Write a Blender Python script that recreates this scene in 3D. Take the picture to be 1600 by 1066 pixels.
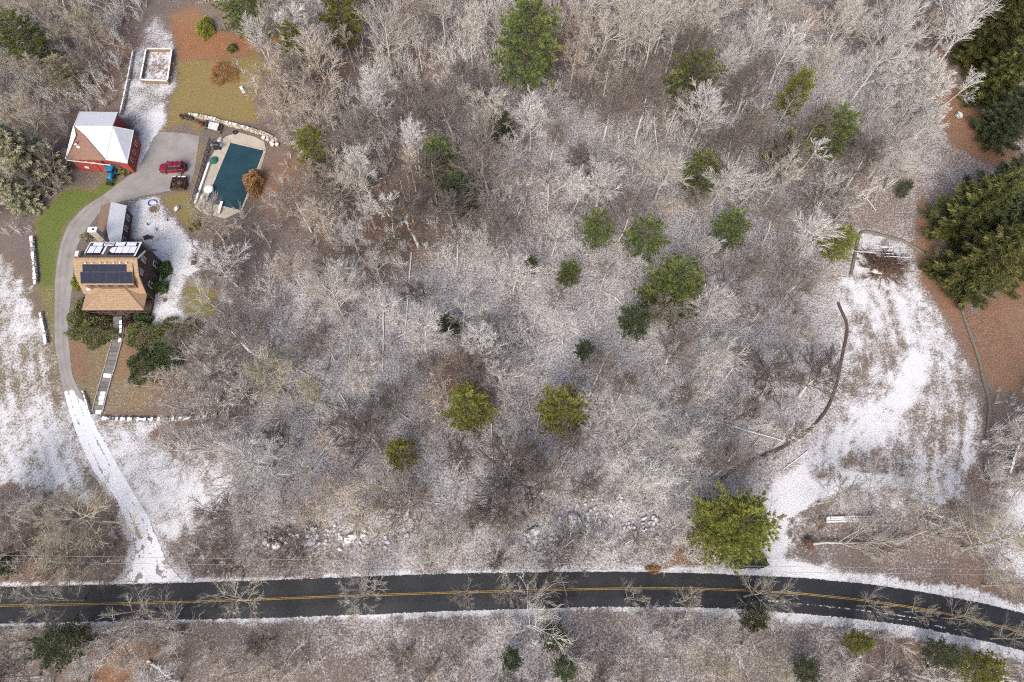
import bpy, math, random
import numpy as np
from mathutils import Vector

# ------------------------------------------------------------------ scene, camera, world, sun
for o in list(bpy.data.objects):
    bpy.data.objects.remove(o)
SC = bpy.context.scene
COL = SC.collection
PITCH, CAMH, FPX = math.radians(22.0), 104.0, 1066.7
SUN_AZ, SUN_EL = math.radians(200.0), math.radians(46.0)     # compass bearing the light comes from (north = +y)

cd = bpy.data.cameras.new('camera')
cam = bpy.data.objects.new('camera', cd)
COL.objects.link(cam)
cam.location = (0, 0, CAMH)
cam.rotation_euler = (PITCH, 0, 0)
cd.sensor_width = 36.0
cd.lens = 24.0
cd.clip_end = 9000
SC.camera = cam

world = bpy.data.worlds.new('World')
SC.world = world
world.use_nodes = True
wn = world.node_tree
sky = wn.nodes.new('ShaderNodeTexSky')
sky.sky_type = 'NISHITA'
sky.sun_disc = False
sky.sun_elevation = SUN_EL
sky.sun_rotation = SUN_AZ
sky.dust_density = 6.0
sky.ozone_density = 0.6
sky.air_density = 0.8
bgn = wn.nodes['Background']
bgn.inputs[1].default_value = 0.15
wn.links.new(sky.outputs[0], bgn.inputs[0])

sl = bpy.data.lights.new('sun', 'SUN')
sl.energy = 0.88
sl.angle = math.radians(18)
sl.color = (1.0, 0.975, 0.94)
sun = bpy.data.objects.new('sun', sl)
COL.objects.link(sun)
sdir = Vector((math.sin(SUN_AZ) * math.cos(SUN_EL), math.cos(SUN_AZ) * math.cos(SUN_EL), math.sin(SUN_EL)))
sun.rotation_euler = sdir.to_track_quat('Z', 'Y').to_euler()
sun.location = (0, 0, 150)

SC.view_settings.view_transform = 'Standard'
SC.view_settings.look = 'None'
SC.view_settings.gamma = 1
SC.view_settings.exposure = 0.64
SC.cycles.max_bounces = 4
SC.cycles.diffuse_bounces = 2
SC.cycles.glossy_bounces = 2
SC.cycles.use_denoising = False
SC.cycles.adaptive_threshold = 0.02
SC.cycles.filter_width = 1.1
SC.cycles.transparent_max_bounces = 4

R = random.Random(7)
NPR = np.random.default_rng(7)
_c, _s = math.cos(PITCH), math.sin(PITCH)


def U(px, py, z=0.0):
    """survey: point of the photograph -> place on the level z"""
    x = (px - 800) / FPX
    y = (533 - py) / FPX
    dy = y * _c + _s
    dz = y * _s - _c
    k = (z - CAMH) / dz
    return (x * k, dy * k, z)


def UP(pts, z=0.0):
    return [U(p[0], p[1], z) for p in pts]


def to_px(x, y, z):
    X, Y, Z = x, y, z - CAMH
    yc = Y * _c + Z * _s
    zc = -Y * _s + Z * _c
    return (800 + FPX * X / -zc, 533 - FPX * yc / -zc)


# ------------------------------------------------------------------ materials
def new_mat(name):
    m = bpy.data.materials.new(name)
    m.use_nodes = True
    nt = m.node_tree
    b = nt.nodes['Principled BSDF']
    b.inputs['Roughness'].default_value = 0.85
    return m, nt, b


def nd(nt, t, **kw):
    n = nt.nodes.new(t)
    for k, v in kw.items():
        setattr(n, k, v)
    return n


def noise(nt, scale, detail=4.0, rough=0.6, vec=None, dist=0.0):
    n = nd(nt, 'ShaderNodeTexNoise')
    n.inputs['Scale'].default_value = scale
    n.inputs['Detail'].default_value = detail
    n.inputs['Roughness'].default_value = rough
    n.inputs['Distortion'].default_value = dist
    if vec is None:
        g = nd(nt, 'ShaderNodeNewGeometry')
        vec = g.outputs['Position']
    nt.links.new(vec, n.inputs['Vector'])
    return n.outputs['Fac']


def maprange(nt, v, a, b, c=0.0, d=1.0, smooth=False):
    n = nd(nt, 'ShaderNodeMapRange')
    n.clamp = True
    if smooth:
        n.interpolation_type = 'SMOOTHSTEP'
    nt.links.new(v, n.inputs[0])
    for i, q in enumerate((a, b, c, d)):
        n.inputs[i + 1].default_value = q
    return n.outputs[0]


def mixc(nt, f, a, b):
    n = nd(nt, 'ShaderNodeMix', data_type='RGBA')
    if isinstance(f, (int, float)):
        n.inputs[0].default_value = f
    else:
        nt.links.new(f, n.inputs[0])
    for i, q in ((6, a), (7, b)):
        if isinstance(q, tuple):
            n.inputs[i].default_value = (*q, 1.0)
        else:
            nt.links.new(q, n.inputs[i])
    return n.outputs[2]


def math_n(nt, op, a, b=None):
    n = nd(nt, 'ShaderNodeMath', operation=op)
    for i, q in ((0, a), (1, b)):
        if q is None:
            continue
        if isinstance(q, (int, float)):
            n.inputs[i].default_value = q
        else:
            nt.links.new(q, n.inputs[i])
    return n.outputs[0]


def bump(nt, b, h, strength=0.5, dist=0.1):
    n = nd(nt, 'ShaderNodeBump')
    n.inputs['Strength'].default_value = strength
    n.inputs['Distance'].default_value = dist
    nt.links.new(h, n.inputs['Height'])
    nt.links.new(n.outputs[0], b.inputs['Normal'])


def simple(name, c1, c2=None, scale=2.0, rough=0.85, bumpv=0.0, spec=None, metal=0.0, objrand=0.0):
    """two-tone mottled procedural surface"""
    m, nt, b = new_mat(name)
    if c2 is None:
        c2 = tuple(v * 0.8 for v in c1)
    f = noise(nt, scale)
    f2 = maprange(nt, f, 0.32, 0.68)
    c = mixc(nt, f2, c2, c1)
    if objrand:
        oi = nd(nt, 'ShaderNodeObjectInfo')
        hs = nd(nt, 'ShaderNodeHueSaturation')
        nt.links.new(maprange(nt, oi.outputs['Random'], 0, 1, 1 - objrand, 1 + objrand), hs.inputs['Value'])
        nt.links.new(c, hs.inputs['Color'])
        c = hs.outputs[0]
    nt.links.new(c, b.inputs['Base Color'])
    b.inputs['Roughness'].default_value = rough
    b.inputs['Metallic'].default_value = metal
    if spec is not None:
        b.inputs['Specular IOR Level'].default_value = spec
    if bumpv:
        bump(nt, b, f, bumpv, 0.1)
    return m


M = {}
SNOW = (0.70, 0.715, 0.745)


def snow_on_top(nt, col, amount=0.6, nscale=3.0, lo=0.35):
    """settled snow: only faces that look up carry it, patchy"""
    g = nd(nt, 'ShaderNodeNewGeometry')
    sx = nd(nt, 'ShaderNodeSeparateXYZ')
    nt.links.new(g.outputs['Normal'], sx.inputs[0])
    up = maprange(nt, sx.outputs[2], lo, 0.85)
    n = maprange(nt, noise(nt, nscale, 3), 0.62 - amount * 0.35, 0.72 - amount * 0.35)
    f = math_n(nt, 'MULTIPLY', up, n)
    return mixc(nt, f, col, SNOW)


def bark(name, c1, c2, snow=0.0, nscale=1.5):
    m, nt, b = new_mat(name)
    oi = nd(nt, 'ShaderNodeObjectInfo')
    c = mixc(nt, oi.outputs['Random'], c1, c2)
    f = maprange(nt, noise(nt, nscale, 3), 0.3, 0.7, 0.72, 1.15)
    hs = nd(nt, 'ShaderNodeHueSaturation')
    nt.links.new(f, hs.inputs['Value'])
    nt.links.new(c, hs.inputs['Color'])
    c = hs.outputs[0]
    if snow:
        c = snow_on_top(nt, c, snow)
    nt.links.new(c, b.inputs['Base Color'])
    b.inputs['Roughness'].default_value = 0.9
    return m


M['bark_pale'] = bark('pale_bark', (0.66, 0.645, 0.62), (0.50, 0.485, 0.46))
M['bark_tan'] = bark('tan_bark', (0.53, 0.465, 0.395), (0.41, 0.35, 0.30))
M['bark_grey'] = bark('grey_bark', (0.53, 0.50, 0.46), (0.41, 0.385, 0.355))
M['bark_olive'] = bark('olive_bark', (0.37, 0.345, 0.255), (0.46, 0.425, 0.33))
M['bark_dark'] = bark('dark_bark', (0.12, 0.095, 0.08), (0.18, 0.15, 0.12))
M['bark_trunk'] = bark('dark_grey_trunk_bark', (0.24, 0.21, 0.185), (0.14, 0.12, 0.105))
M['bark_road'] = bark('tan_grey_roadside_bark', (0.42, 0.385, 0.325), (0.30, 0.275, 0.235))
M['bark_cream'] = bark('cream_bark', (0.58, 0.55, 0.50), (0.46, 0.435, 0.39))
M['log'] = bark('snowy_log', (0.22, 0.18, 0.14), (0.30, 0.26, 0.22), snow=0.9)
M['brush_grey'] = bark('brush_grey_twigs', (0.58, 0.555, 0.525), (0.58, 0.555, 0.525))
M['brush_brown'] = bark('brush_brown_twigs', (0.33, 0.245, 0.205), (0.33, 0.245, 0.205))
M['brush_pale'] = bark('brush_pale_twigs', (0.66, 0.645, 0.615), (0.66, 0.645, 0.615))
M['pile_brown'] = bark('pile_brown_twigs', (0.15, 0.095, 0.07), (0.15, 0.095, 0.07))
M['dead_grass'] = bark('dead_grass', (0.55, 0.42, 0.24), (0.5, 0.36, 0.2))


def foliage(name, lo, hi, tip, hue=0.06):
    """needles and leaves: tint is random per tuft; conifers add painted sunlight toward branch ends"""
    m, nt, b = new_mat(name)
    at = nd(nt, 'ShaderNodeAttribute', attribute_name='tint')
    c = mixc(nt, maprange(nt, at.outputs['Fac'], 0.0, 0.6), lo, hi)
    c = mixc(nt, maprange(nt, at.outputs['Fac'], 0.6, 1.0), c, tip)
    oi = nd(nt, 'ShaderNodeObjectInfo')
    hs = nd(nt, 'ShaderNodeHueSaturation')
    nt.links.new(maprange(nt, oi.outputs['Random'], 0, 1, 0.5 - hue * 0.25, 0.5 + hue * 0.25), hs.inputs['Hue'])
    nt.links.new(maprange(nt, oi.outputs['Random'], 0, 1, 0.85, 1.15), hs.inputs['Value'])
    nt.links.new(c, hs.inputs['Color'])
    nt.links.new(hs.outputs[0], b.inputs['Base Color'])
    b.inputs['Roughness'].default_value = 0.6
    tr = nd(nt, 'ShaderNodeBsdfTranslucent')
    nt.links.new(hs.outputs[0], tr.inputs[0])
    mx = nd(nt, 'ShaderNodeMixShader')
    mx.inputs[0].default_value = 0.18
    nt.links.new(b.outputs[0], mx.inputs[1])
    nt.links.new(tr.outputs[0], mx.inputs[2])
    nt.links.new(mx.outputs[0], nt.nodes['Material Output'].inputs[0])
    return m


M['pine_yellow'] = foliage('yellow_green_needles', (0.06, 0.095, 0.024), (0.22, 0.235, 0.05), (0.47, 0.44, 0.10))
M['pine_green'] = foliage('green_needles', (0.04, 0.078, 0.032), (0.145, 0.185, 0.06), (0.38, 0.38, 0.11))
M['pine_muted'] = foliage('muted_green_needles', (0.05, 0.075, 0.035), (0.105, 0.135, 0.06), (0.20, 0.22, 0.11))
M['pine_dark'] = foliage('dark_green_needles', (0.032, 0.055, 0.028), (0.07, 0.105, 0.042), (0.14, 0.17, 0.07))
M['spruce'] = foliage('olive_spruce_needles', (0.028, 0.042, 0.016), (0.085, 0.098, 0.026), (0.21, 0.20, 0.052))
M['spruce_dark'] = foliage('dark_spruce_needles', (0.03, 0.045, 0.025), (0.06, 0.08, 0.035), (0.12, 0.13, 0.06))
M['pale_olive'] = foliage('pale_olive_needles', (0.22, 0.22, 0.14), (0.38, 0.37, 0.25), (0.56, 0.53, 0.39))
M['rhodo'] = foliage('rhododendron_leaves', (0.10, 0.13, 0.045), (0.21, 0.235, 0.085), (0.34, 0.34, 0.15))
M['holly'] = foliage('dark_holly_leaves', (0.045, 0.085, 0.04), (0.10, 0.15, 0.06), (0.22, 0.25, 0.11))
M['purple_leaf'] = foliage('purple_brown_leaves', (0.06, 0.03, 0.03), (0.10, 0.05, 0.045), (0.16, 0.09, 0.07))
M['lime_leaf'] = foliage('lime_leaves', (0.16, 0.20, 0.03), (0.28, 0.31, 0.05), (0.42, 0.42, 0.09))
M['copper_leaf'] = foliage('copper_dead_leaves', (0.32, 0.17, 0.07), (0.46, 0.27, 0.12), (0.58, 0.38, 0.2))
M['grass_leaf'] = foliage('bright_shrub_leaves', (0.05, 0.10, 0.02), (0.10, 0.17, 0.035), (0.2, 0.26, 0.07))


def ground_mat():
    m, nt, b = new_mat('ground_litter_snow')
    at = nd(nt, 'ShaderNodeAttribute', attribute_name='mask')
    sp = nd(nt, 'ShaderNodeSeparateColor')
    nt.links.new(at.outputs['Color'], sp.inputs[0])
    snow, grass, orange = sp.outputs[0], sp.outputs[1], sp.outputs[2]
    fine = at.outputs['Alpha']
    n_fine = noise(nt, 3.2, 5, 0.75)
    n_mid = noise(nt, 0.55, 4, 0.6)
    n_low = noise(nt, 0.07, 3, 0.55)
    n_leaf = noise(nt, 5.5, 3, 0.7)
    litter = mixc(nt, maprange(nt, n_leaf, 0.34, 0.66), (0.070, 0.058, 0.053), (0.235, 0.20, 0.18))
    litter = mixc(nt, maprange(nt, n_mid, 0.38, 0.66, 0, 0.5), litter, (0.125, 0.085, 0.07))
    litter = mixc(nt, maprange(nt, n_low, 0.42, 0.62, 0, 0.55), litter, (0.17, 0.145, 0.13))
    gr = mixc(nt, maprange(nt, n_fine, 0.3, 0.7), (0.06, 0.10, 0.02), (0.13, 0.185, 0.045))
    gr2 = mixc(nt, maprange(nt, n_fine, 0.3, 0.7), (0.15, 0.10, 0.035), (0.36, 0.27, 0.12))
    # fine < 0 .. 1 : how green the turf still is
    gr = mixc(nt, fine, gr2, gr)
    gr = mixc(nt, math_n(nt, 'MULTIPLY', maprange(nt, n_mid, 0.4, 0.65, 0, 0.6), math_n(nt, 'SUBTRACT', 1.0, fine)), gr, (0.24, 0.19, 0.07))
    org = mixc(nt, maprange(nt, n_leaf, 0.34, 0.66), (0.11, 0.05, 0.03), (0.44, 0.22, 0.105))
    org = mixc(nt, maprange(nt, n_mid, 0.35, 0.65, 0, 0.5), org, (0.20, 0.11, 0.07))
    org = mixc(nt, maprange(nt, n_low, 0.42, 0.66, 0, 0.5), org, mixc(nt, maprange(nt, n_fine, 0.3, 0.7), (0.15, 0.105, 0.065), (0.33, 0.24, 0.155)))
    c = mixc(nt, grass, litter, gr)
    c = mixc(nt, orange, c, org)
    nn = math_n(nt, 'ADD', math_n(nt, 'MULTIPLY', n_fine, 0.85), math_n(nt, 'MULTIPLY', n_mid, 0.15))
    nn = maprange(nt, nn, 0.26, 0.74)
    sm = math_n(nt, 'SUBTRACT', math_n(nt, 'ADD', snow, nn), 1.0)
    sm = maprange(nt, sm, -0.24, 0.28, smooth=True)
    sm = math_n(nt, 'MULTIPLY', sm, maprange(nt, snow, 0.45, 0.8, 0.74, 1.0))
    scol = mixc(nt, maprange(nt, n_leaf, 0.3, 0.7), (0.56, 0.575, 0.61), SNOW)
    c = mixc(nt, sm, c, scol)
    nt.links.new(c, b.inputs['Base Color'])
    b.inputs['Roughness'].default_value = 0.92
    b.inputs['Specular IOR Level'].default_value = 0.15
    bump(nt, b, n_leaf, 0.7, 0.12)
    return m


M['ground'] = ground_mat()


def asphalt_mat(name, c1, c2, rough, wet=0.0):
    m, nt, b = new_mat(name)
    at = nd(nt, 'ShaderNodeAttribute', attribute_name='mask')
    sp = nd(nt, 'ShaderNodeSeparateColor')
    nt.links.new(at.outputs['Color'], sp.inputs[0])
    n1 = noise(nt, 0.35, 4, 0.6)
    n2 = noise(nt, 6.0, 3, 0.6)
    c = mixc(nt, maprange(nt, n1, 0.35, 0.65), c1, c2)
    c = mixc(nt, maprange(nt, n2, 0.3, 0.7, 0, 0.3), c, tuple(v * 1.5 for v in c2))
    # stretched wheel wear along the lane (green channel)
    c = mixc(nt, math_n(nt, 'MULTIPLY', sp.outputs[1], maprange(nt, noise(nt, 0.8, 3), 0.3, 0.7)), c, tuple(v * 0.45 for v in c1))
    nn = maprange(nt, noise(nt, 2.2, 5, 0.7), 0.3, 0.7)
    sm = maprange(nt, math_n(nt, 'SUBTRACT', math_n(nt, 'ADD', sp.outputs[0], nn), 1.0), -0.1, 0.16, smooth=True)
    n3 = mixc(nt, maprange(nt, n2, 0.3, 0.7), (0.60, 0.63, 0.68), SNOW)
    c = mixc(nt, sm, c, n3)
    nt.links.new(c, b.inputs['Base Color'])
    b.inputs['Roughness'].default_value = rough
    bump(nt, b, n2, 0.25, 0.02)
    return m


M['road'] = asphalt_mat('wet_road_asphalt', (0.011, 0.012, 0.014), (0.022, 0.024, 0.027), 0.5)
M['drive'] = asphalt_mat('dry_grey_asphalt', (0.19, 0.18, 0.175), (0.27, 0.26, 0.25), 0.9)
M['yellow'] = simple('yellow_road_paint', (0.42, 0.28, 0.06), (0.26, 0.18, 0.06), 3)
M['snow'] = simple('snow', SNOW, (0.74, 0.77, 0.83), 1.2, 0.8, 0.3)
M['snow_dirty'] = simple('thin_snow', (0.72, 0.74, 0.78), (0.42, 0.41, 0.42), 2.5, 0.85, 0.3)
M['shingle'] = simple('tan_shingles', (0.36, 0.255, 0.16), (0.26, 0.18, 0.115), 3.0, 0.9, 0.4)
M['shingle_dark'] = simple('dark_brown_shingles', (0.12, 0.09, 0.08), (0.07, 0.055, 0.05), 3.0, 0.9, 0.3)
M['shingle_red'] = simple('red_brown_shingles', (0.29, 0.17, 0.125), (0.21, 0.125, 0.095), 2.5, 0.9, 0.3)
M['shingle_brown'] = simple('brown_shingles', (0.21, 0.14, 0.105), (0.14, 0.095, 0.07), 2.5, 0.9, 0.3)
M['siding'] = simple('dark_brown_siding', (0.075, 0.045, 0.04), (0.05, 0.03, 0.03), 4, 0.8, 0.2)
M['red'] = simple('barn_red_siding', (0.34, 0.06, 0.048), (0.26, 0.045, 0.038), 2.5, 0.75, 0.2)
M['white'] = simple('white_paint', (0.75, 0.74, 0.72), (0.62, 0.61, 0.6), 2, 0.6)
M['glass'] = simple('dark_window_glass', (0.03, 0.035, 0.045), (0.02, 0.024, 0.03), 1, 0.12, spec=0.8)
M['panel'] = simple('solar_cells', (0.018, 0.024, 0.05), (0.012, 0.016, 0.034), 2, 0.5, spec=0.12)
M['panel_frame'] = simple('dark_panel_frame', (0.03, 0.03, 0.035), None, 2, 0.4)
M['chimney'] = simple('grey_chimney_block', (0.42, 0.39, 0.34), (0.32, 0.29, 0.25), 3, 0.9, 0.4)
M['stone'] = simple('grey_fieldstone', (0.34, 0.33, 0.31), (0.20, 0.19, 0.18), 3, 0.9, 0.6, objrand=0.2)
m_, nt_, b_ = new_mat('snow_dusted_boulder')
c_ = mixc(nt_, maprange(nt_, noise(nt_, 3, 4), 0.3, 0.7), (0.17, 0.165, 0.155), (0.36, 0.35, 0.33))
nt_.links.new(snow_on_top(nt_, c_, 0.62, 2.0, 0.45), b_.inputs['Base Color'])
M['boulder'] = m_
M['stone_tan'] = simple('tan_fieldstone', (0.50, 0.45, 0.36), (0.33, 0.29, 0.23), 2, 0.9, 0.5)
M['concrete'] = simple('pale_pool_concrete', (0.46, 0.42, 0.35), (0.34, 0.31, 0.26), 0.6, 0.9, 0.1)
M['flag'] = simple('bluestone_slab', (0.19, 0.185, 0.17), (0.13, 0.125, 0.115), 1.5, 0.85, 0.2, objrand=0.25)
M['cover'] = simple('teal_pool_cover', (0.012, 0.054, 0.074), (0.008, 0.031, 0.047), 0.3, 0.55, 0.1)
M['garden'] = simple('snow_dusted_garden_soil', (0.68, 0.69, 0.71), (0.17, 0.13, 0.11), 1.6, 0.95, 0.6)
M['seam'] = simple('dark_teal_webbing', (0.010, 0.055, 0.065), None, 1, 0.6)
M['car_red'] = simple('red_car_paint', (0.20, 0.008, 0.024), (0.17, 0.007, 0.02), 1, 0.25, spec=0.6)
M['car_dark'] = simple('dark_green_car_paint', (0.012, 0.02, 0.018), None, 1, 0.2, spec=0.6)
M['car_trim'] = simple('pale_green_trim', (0.16, 0.42, 0.18), None, 1, 0.4)
M['rubber'] = simple('black_rubber', (0.022, 0.022, 0.024), None, 4, 0.85)
M['black'] = simple('black_metal', (0.025, 0.025, 0.027), None, 3, 0.5)
M['chrome'] = simple('silver_metal', (0.55, 0.55, 0.56), None, 3, 0.35, metal=0.7)
M['lamp_red'] = simple('red_lens', (0.3, 0.01, 0.01), None, 3, 0.25)
M['lamp_clear'] = simple('clear_lens', (0.7, 0.7, 0.7), None, 3, 0.15)
M['blue'] = simple('blue_tractor_paint', (0.02, 0.20, 0.42), (0.015, 0.15, 0.33), 2, 0.45)
M['toy_blue'] = simple('blue_plastic', (0.03, 0.10, 0.42), None, 2, 0.45)
M['green_cloth'] = simple('green_canvas', (0.02, 0.13, 0.10), (0.015, 0.09, 0.07), 2, 0.8)
M['wood'] = simple('weathered_wood', (0.30, 0.21, 0.14), (0.19, 0.13, 0.09), 3, 0.85, 0.3)
M['wood_dark'] = simple('dark_wood', (0.11, 0.075, 0.06), (0.07, 0.05, 0.04), 3, 0.85, 0.3)
M['leafpile'] = simple('heaped_brown_leaves', (0.24, 0.135, 0.09), (0.11, 0.06, 0.045), 5, 0.95, 0.8)
M['terracotta'] = simple('cream_pot', (0.62, 0.55, 0.42), (0.5, 0.43, 0.32), 2, 0.8)
M['sock'] = simple('tan_mesh_sock', (0.20, 0.185, 0.15), (0.11, 0.10, 0.085), 3, 0.9, 0.4)
M['rust'] = simple('rusty_metal', (0.2, 0.08, 0.045), (0.12, 0.05, 0.03), 3, 0.8)
M['wire'] = simple('dull_wire', (0.3, 0.3, 0.29), None, 2, 0.6)
M['soil'] = simple('root_soil', (0.16, 0.085, 0.055), (0.09, 0.05, 0.035), 4, 0.95, 0.8)


# ------------------------------------------------------------------ mesh builder
class MB:
    def __init__(s):
        s.v, s.f = [], []

    def add(s, vs, fs):
        o = len(s.v)
        s.v += [tuple(p) for p in vs]
        s.f += [tuple(i + o for i in f) for f in fs]
        return s

    def poly(s, pts):
        return s.add(pts, [tuple(range(len(pts)))])

    def box(s, c, size, rz=0.0, taper=1.0):
        hx, hy, hz = size[0] / 2, size[1] / 2, size[2] / 2
        ca, sa = math.cos(rz), math.sin(rz)
        vs = []
        for dz, t in ((-hz, 1.0), (hz, taper)):
            for dx, dy in ((-hx, -hy), (hx, -hy), (hx, hy), (-hx, hy)):
                dx *= t
                dy *= t
                vs.append((c[0] + dx * ca - dy * sa, c[1] + dx * sa + dy * ca, c[2] + dz))
        return s.add(vs, [(3, 2, 1, 0), (4, 5, 6, 7), (0, 1, 5, 4), (1, 2, 6, 5), (2, 3, 7, 6), (3, 0, 4, 7)])

    def slab(s, pts, th):
        """polygon in space thickened downwards"""
        n = len(pts)
        vs = list(pts) + [(p[0], p[1], p[2] - th) for p in pts]
        fs = [tuple(range(n)), tuple(range(2 * n - 1, n - 1, -1))]
        fs += [(i, i + n, (i + 1) % n + n, (i + 1) % n) for i in range(n)]
        return s.add(vs, fs)

    def prism(s, pts, z0, z1):
        return s.slab([(p[0], p[1], z1) for p in pts], z1 - z0)

    def bar(s, a, b, w, h):
        """rectangular bar from a to b"""
        a, b = Vector(a), Vector(b)
        d = (b - a).normalized()
        up = Vector((0, 0, 1)) if abs(d.z) < 0.95 else Vector((0, 1, 0))
        x = d.cross(up).normalized() * (w / 2)
        y = x.cross(d).normalized() * (h / 2)
        vs = [p + sx * x + sy * y for p in (a, b) for sx, sy in ((-1, -1), (1, -1), (1, 1), (-1, 1))]
        return s.add(vs, [(3, 2, 1, 0), (4, 5, 6, 7), (0, 1, 5, 4), (1, 2, 6, 5), (2, 3, 7, 6), (3, 0, 4, 7)])

    def tube(s, path, radii, n=6, cap=True):
        path = [Vector(p) for p in path]
        k = len(path)
        if isinstance(radii, (int, float)):
            radii = [radii] * k
        o = len(s.v)
        for i, p in enumerate(path):
            d = (path[min(i + 1, k - 1)] - path[max(i - 1, 0)]).normalized()
            ref = Vector((0, 0, 1)) if abs(d.z) < 0.9 else Vector((1, 0, 0))
            x = d.cross(ref).normalized()
            y = d.cross(x)
            for j in range(n):
                a = 2 * math.pi * j / n
                s.v.append(tuple(p + (x * math.cos(a) + y * math.sin(a)) * radii[i]))
        for i in range(k - 1):
            for j in range(n):
                a = o + i * n + j
                b = o + i * n + (j + 1) % n
                s.f.append((a, b, b + n, a + n))
        if cap:
            s.f.append(tuple(o + j for j in range(n))[::-1])
            s.f.append(tuple(o + (k - 1) * n + j for j in range(n)))
        return s

    def disc(s, c, r, h, n=16, axis='z', r2=None):
        r2 = r if r2 is None else r2
        ax = {'x': (1, 0, 0), 'y': (0, 1, 0), 'z': (0, 0, 1)}[axis]
        a = Vector(c) - Vector(ax) * h / 2
        b = Vector(c) + Vector(ax) * h / 2
        return s.tube([a, b], [r, r2], n)

    def blob(s, c, r, seed=0, sub=2, rough=0.2):
        """uneven stone: jittered sphere"""
        rr = random.Random(seed)
        nu, nv = (8, 5) if sub == 1 else (10, 6)
        ph = [rr.uniform(0, 6.28) for _ in range(6)]
        vs = [(c[0], c[1], c[2] + r[2])]
        for i in range(1, nv):
            t = math.pi * i / nv
            for j in range(nu):
                a = 2 * math.pi * j / nu
                q = 1 + rough * (math.sin(2 * a + ph[0]) * 0.5 + math.sin(3 * a + ph[1] + 2 * t) * 0.4) + rr.uniform(-1, 1) * rough * 0.45
                vs.append((c[0] + r[0] * q * math.sin(t) * math.cos(a), c[1] + r[1] * q * math.sin(t) * math.sin(a), c[2] + r[2] * q * math.cos(t)))
        vs.append((c[0], c[1], c[2] - r[2]))
        fs = [(0, 1 + j, 1 + (j + 1) % nu) for j in range(nu)]
        for i in range(nv - 2):
            for j in range(nu):
                a = 1 + i * nu + j
                b = 1 + i * nu + (j + 1) % nu
                fs.append((a, a + nu, b + nu, b))
        e = len(vs) - 1
        fs += [(e, e - nu + (j + 1) % nu, e - nu + j) for j in range(nu)]
        return s.add(vs, fs)

    def mesh(s, name, mat, off=(0, 0, 0), smooth=False):
        me = bpy.data.meshes.new(name)
        me.from_pydata([(p[0] - off[0], p[1] - off[1], p[2] - off[2]) for p in s.v], [], s.f)
        if mat is not None:
            me.materials.append(mat)
        if smooth:
            me.polygons.foreach_set('use_smooth', [True] * len(me.polygons))
        me.update()
        return me

    def build(s, name, mat, parent=None, smooth=False):
        off = wloc(parent) if parent is not None else (0, 0, 0)
        o = bpy.data.objects.new(name, s.mesh(name, M[mat] if isinstance(mat, str) else mat, off, smooth))
        COL.objects.link(o)
        if parent is not None:
            o.parent = parent
        return o


def wloc(o):
    """places of unrotated builders only"""
    x = Vector((0, 0, 0))
    while o is not None:
        x += o.location
        o = o.parent
    return x


def tag(o, label, cat, group=None):
    o['label'] = label
    o['category'] = cat
    o['kind'] = 'thing'
    if group:
        o['group'] = group
    return o


def thing(name, loc, label, cat, group=None):
    o = bpy.data.objects.new(name, None)
    o.empty_display_size = 0.3
    COL.objects.link(o)
    o.location = loc
    return tag(o, label, cat, group)


def np_mesh(name, verts, faces, mat=None, attr=None, tint=None):
    """verts (n,3) and faces (m,3|4) arrays to a mesh"""
    me = bpy.data.meshes.new(name)
    nv, nf, k = len(verts), len(faces), faces.shape[1]
    me.vertices.add(nv)
    me.vertices.foreach_set('co', np.ascontiguousarray(verts, dtype=np.float32).ravel())
    me.loops.add(nf * k)
    me.loops.foreach_set('vertex_index', np.ascontiguousarray(faces, dtype=np.int32).ravel())
    me.polygons.add(nf)
    me.polygons.foreach_set('loop_start', np.arange(0, nf * k, k, dtype=np.int32))
    me.polygons.foreach_set('loop_total', np.full(nf, k, dtype=np.int32))
    if attr is not None:
        a = me.attributes.new('mask', 'FLOAT_COLOR', 'POINT')
        a.data.foreach_set('color', np.ascontiguousarray(attr, dtype=np.float32).ravel())
    if tint is not None:
        a = me.attributes.new('tint', 'FLOAT', 'POINT')
        a.data.foreach_set('value', np.ascontiguousarray(tint, dtype=np.float32))
    if mat is not None:
        me.materials.append(mat)
    me.update(calc_edges=True)
    me.validate()
    return me


def link(name, me, parent=None):
    o = bpy.data.objects.new(name, me)
    COL.objects.link(o)
    if parent is not None:
        o.parent = parent
    return o


# ------------------------------------------------------------------ fields for the ground
HASH = np.random.default_rng(99).random((512, 512))


def vnoise(x, y, seed=0):
    xi, yi = np.floor(x).astype(np.int64), np.floor(y).astype(np.int64)
    fx, fy = x - xi, y - yi
    fx, fy = fx * fx * (3 - 2 * fx), fy * fy * (3 - 2 * fy)

    def h(a, b):
        return HASH[(a + 37 * seed) & 511, (b + 91 * seed) & 511]
    return (h(xi, yi) * (1 - fx) + h(xi + 1, yi) * fx) * (1 - fy) + (h(xi, yi + 1) * (1 - fx) + h(xi + 1, yi + 1) * fx) * fy


def fbm(x, y, s, seed=0, o=4):
    t, a, r = 0, 1, 0
    for i in range(o):
        r = r + a * vnoise(x * s, y * s, seed + i)
        t += a
        a *= 0.5
        s *= 2.1
    return r / t


def sdist(poly, X, Y):
    """signed distance to a polygon, positive inside"""
    P = np.array([(p[0], p[1]) for p in poly])
    d = np.full(X.shape, 1e9)
    ins = np.zeros(X.shape, bool)
    n = len(P)
    for i in range(n):
        ax, ay = P[i]
        bx, by = P[(i + 1) % n]
        ex, ey = bx - ax, by - ay
        t = np.clip(((X - ax) * ex + (Y - ay) * ey) / (ex * ex + ey * ey + 1e-9), 0, 1)
        d = np.minimum(d, np.hypot(X - ax - t * ex, Y - ay - t * ey))
        if ay != by:
            c = ((ay > Y) != (by > Y)) & (X < (bx - ax) * (Y - ay) / (by - ay) + ax)
            ins ^= c
    return np.where(ins, d, -d)


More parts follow.
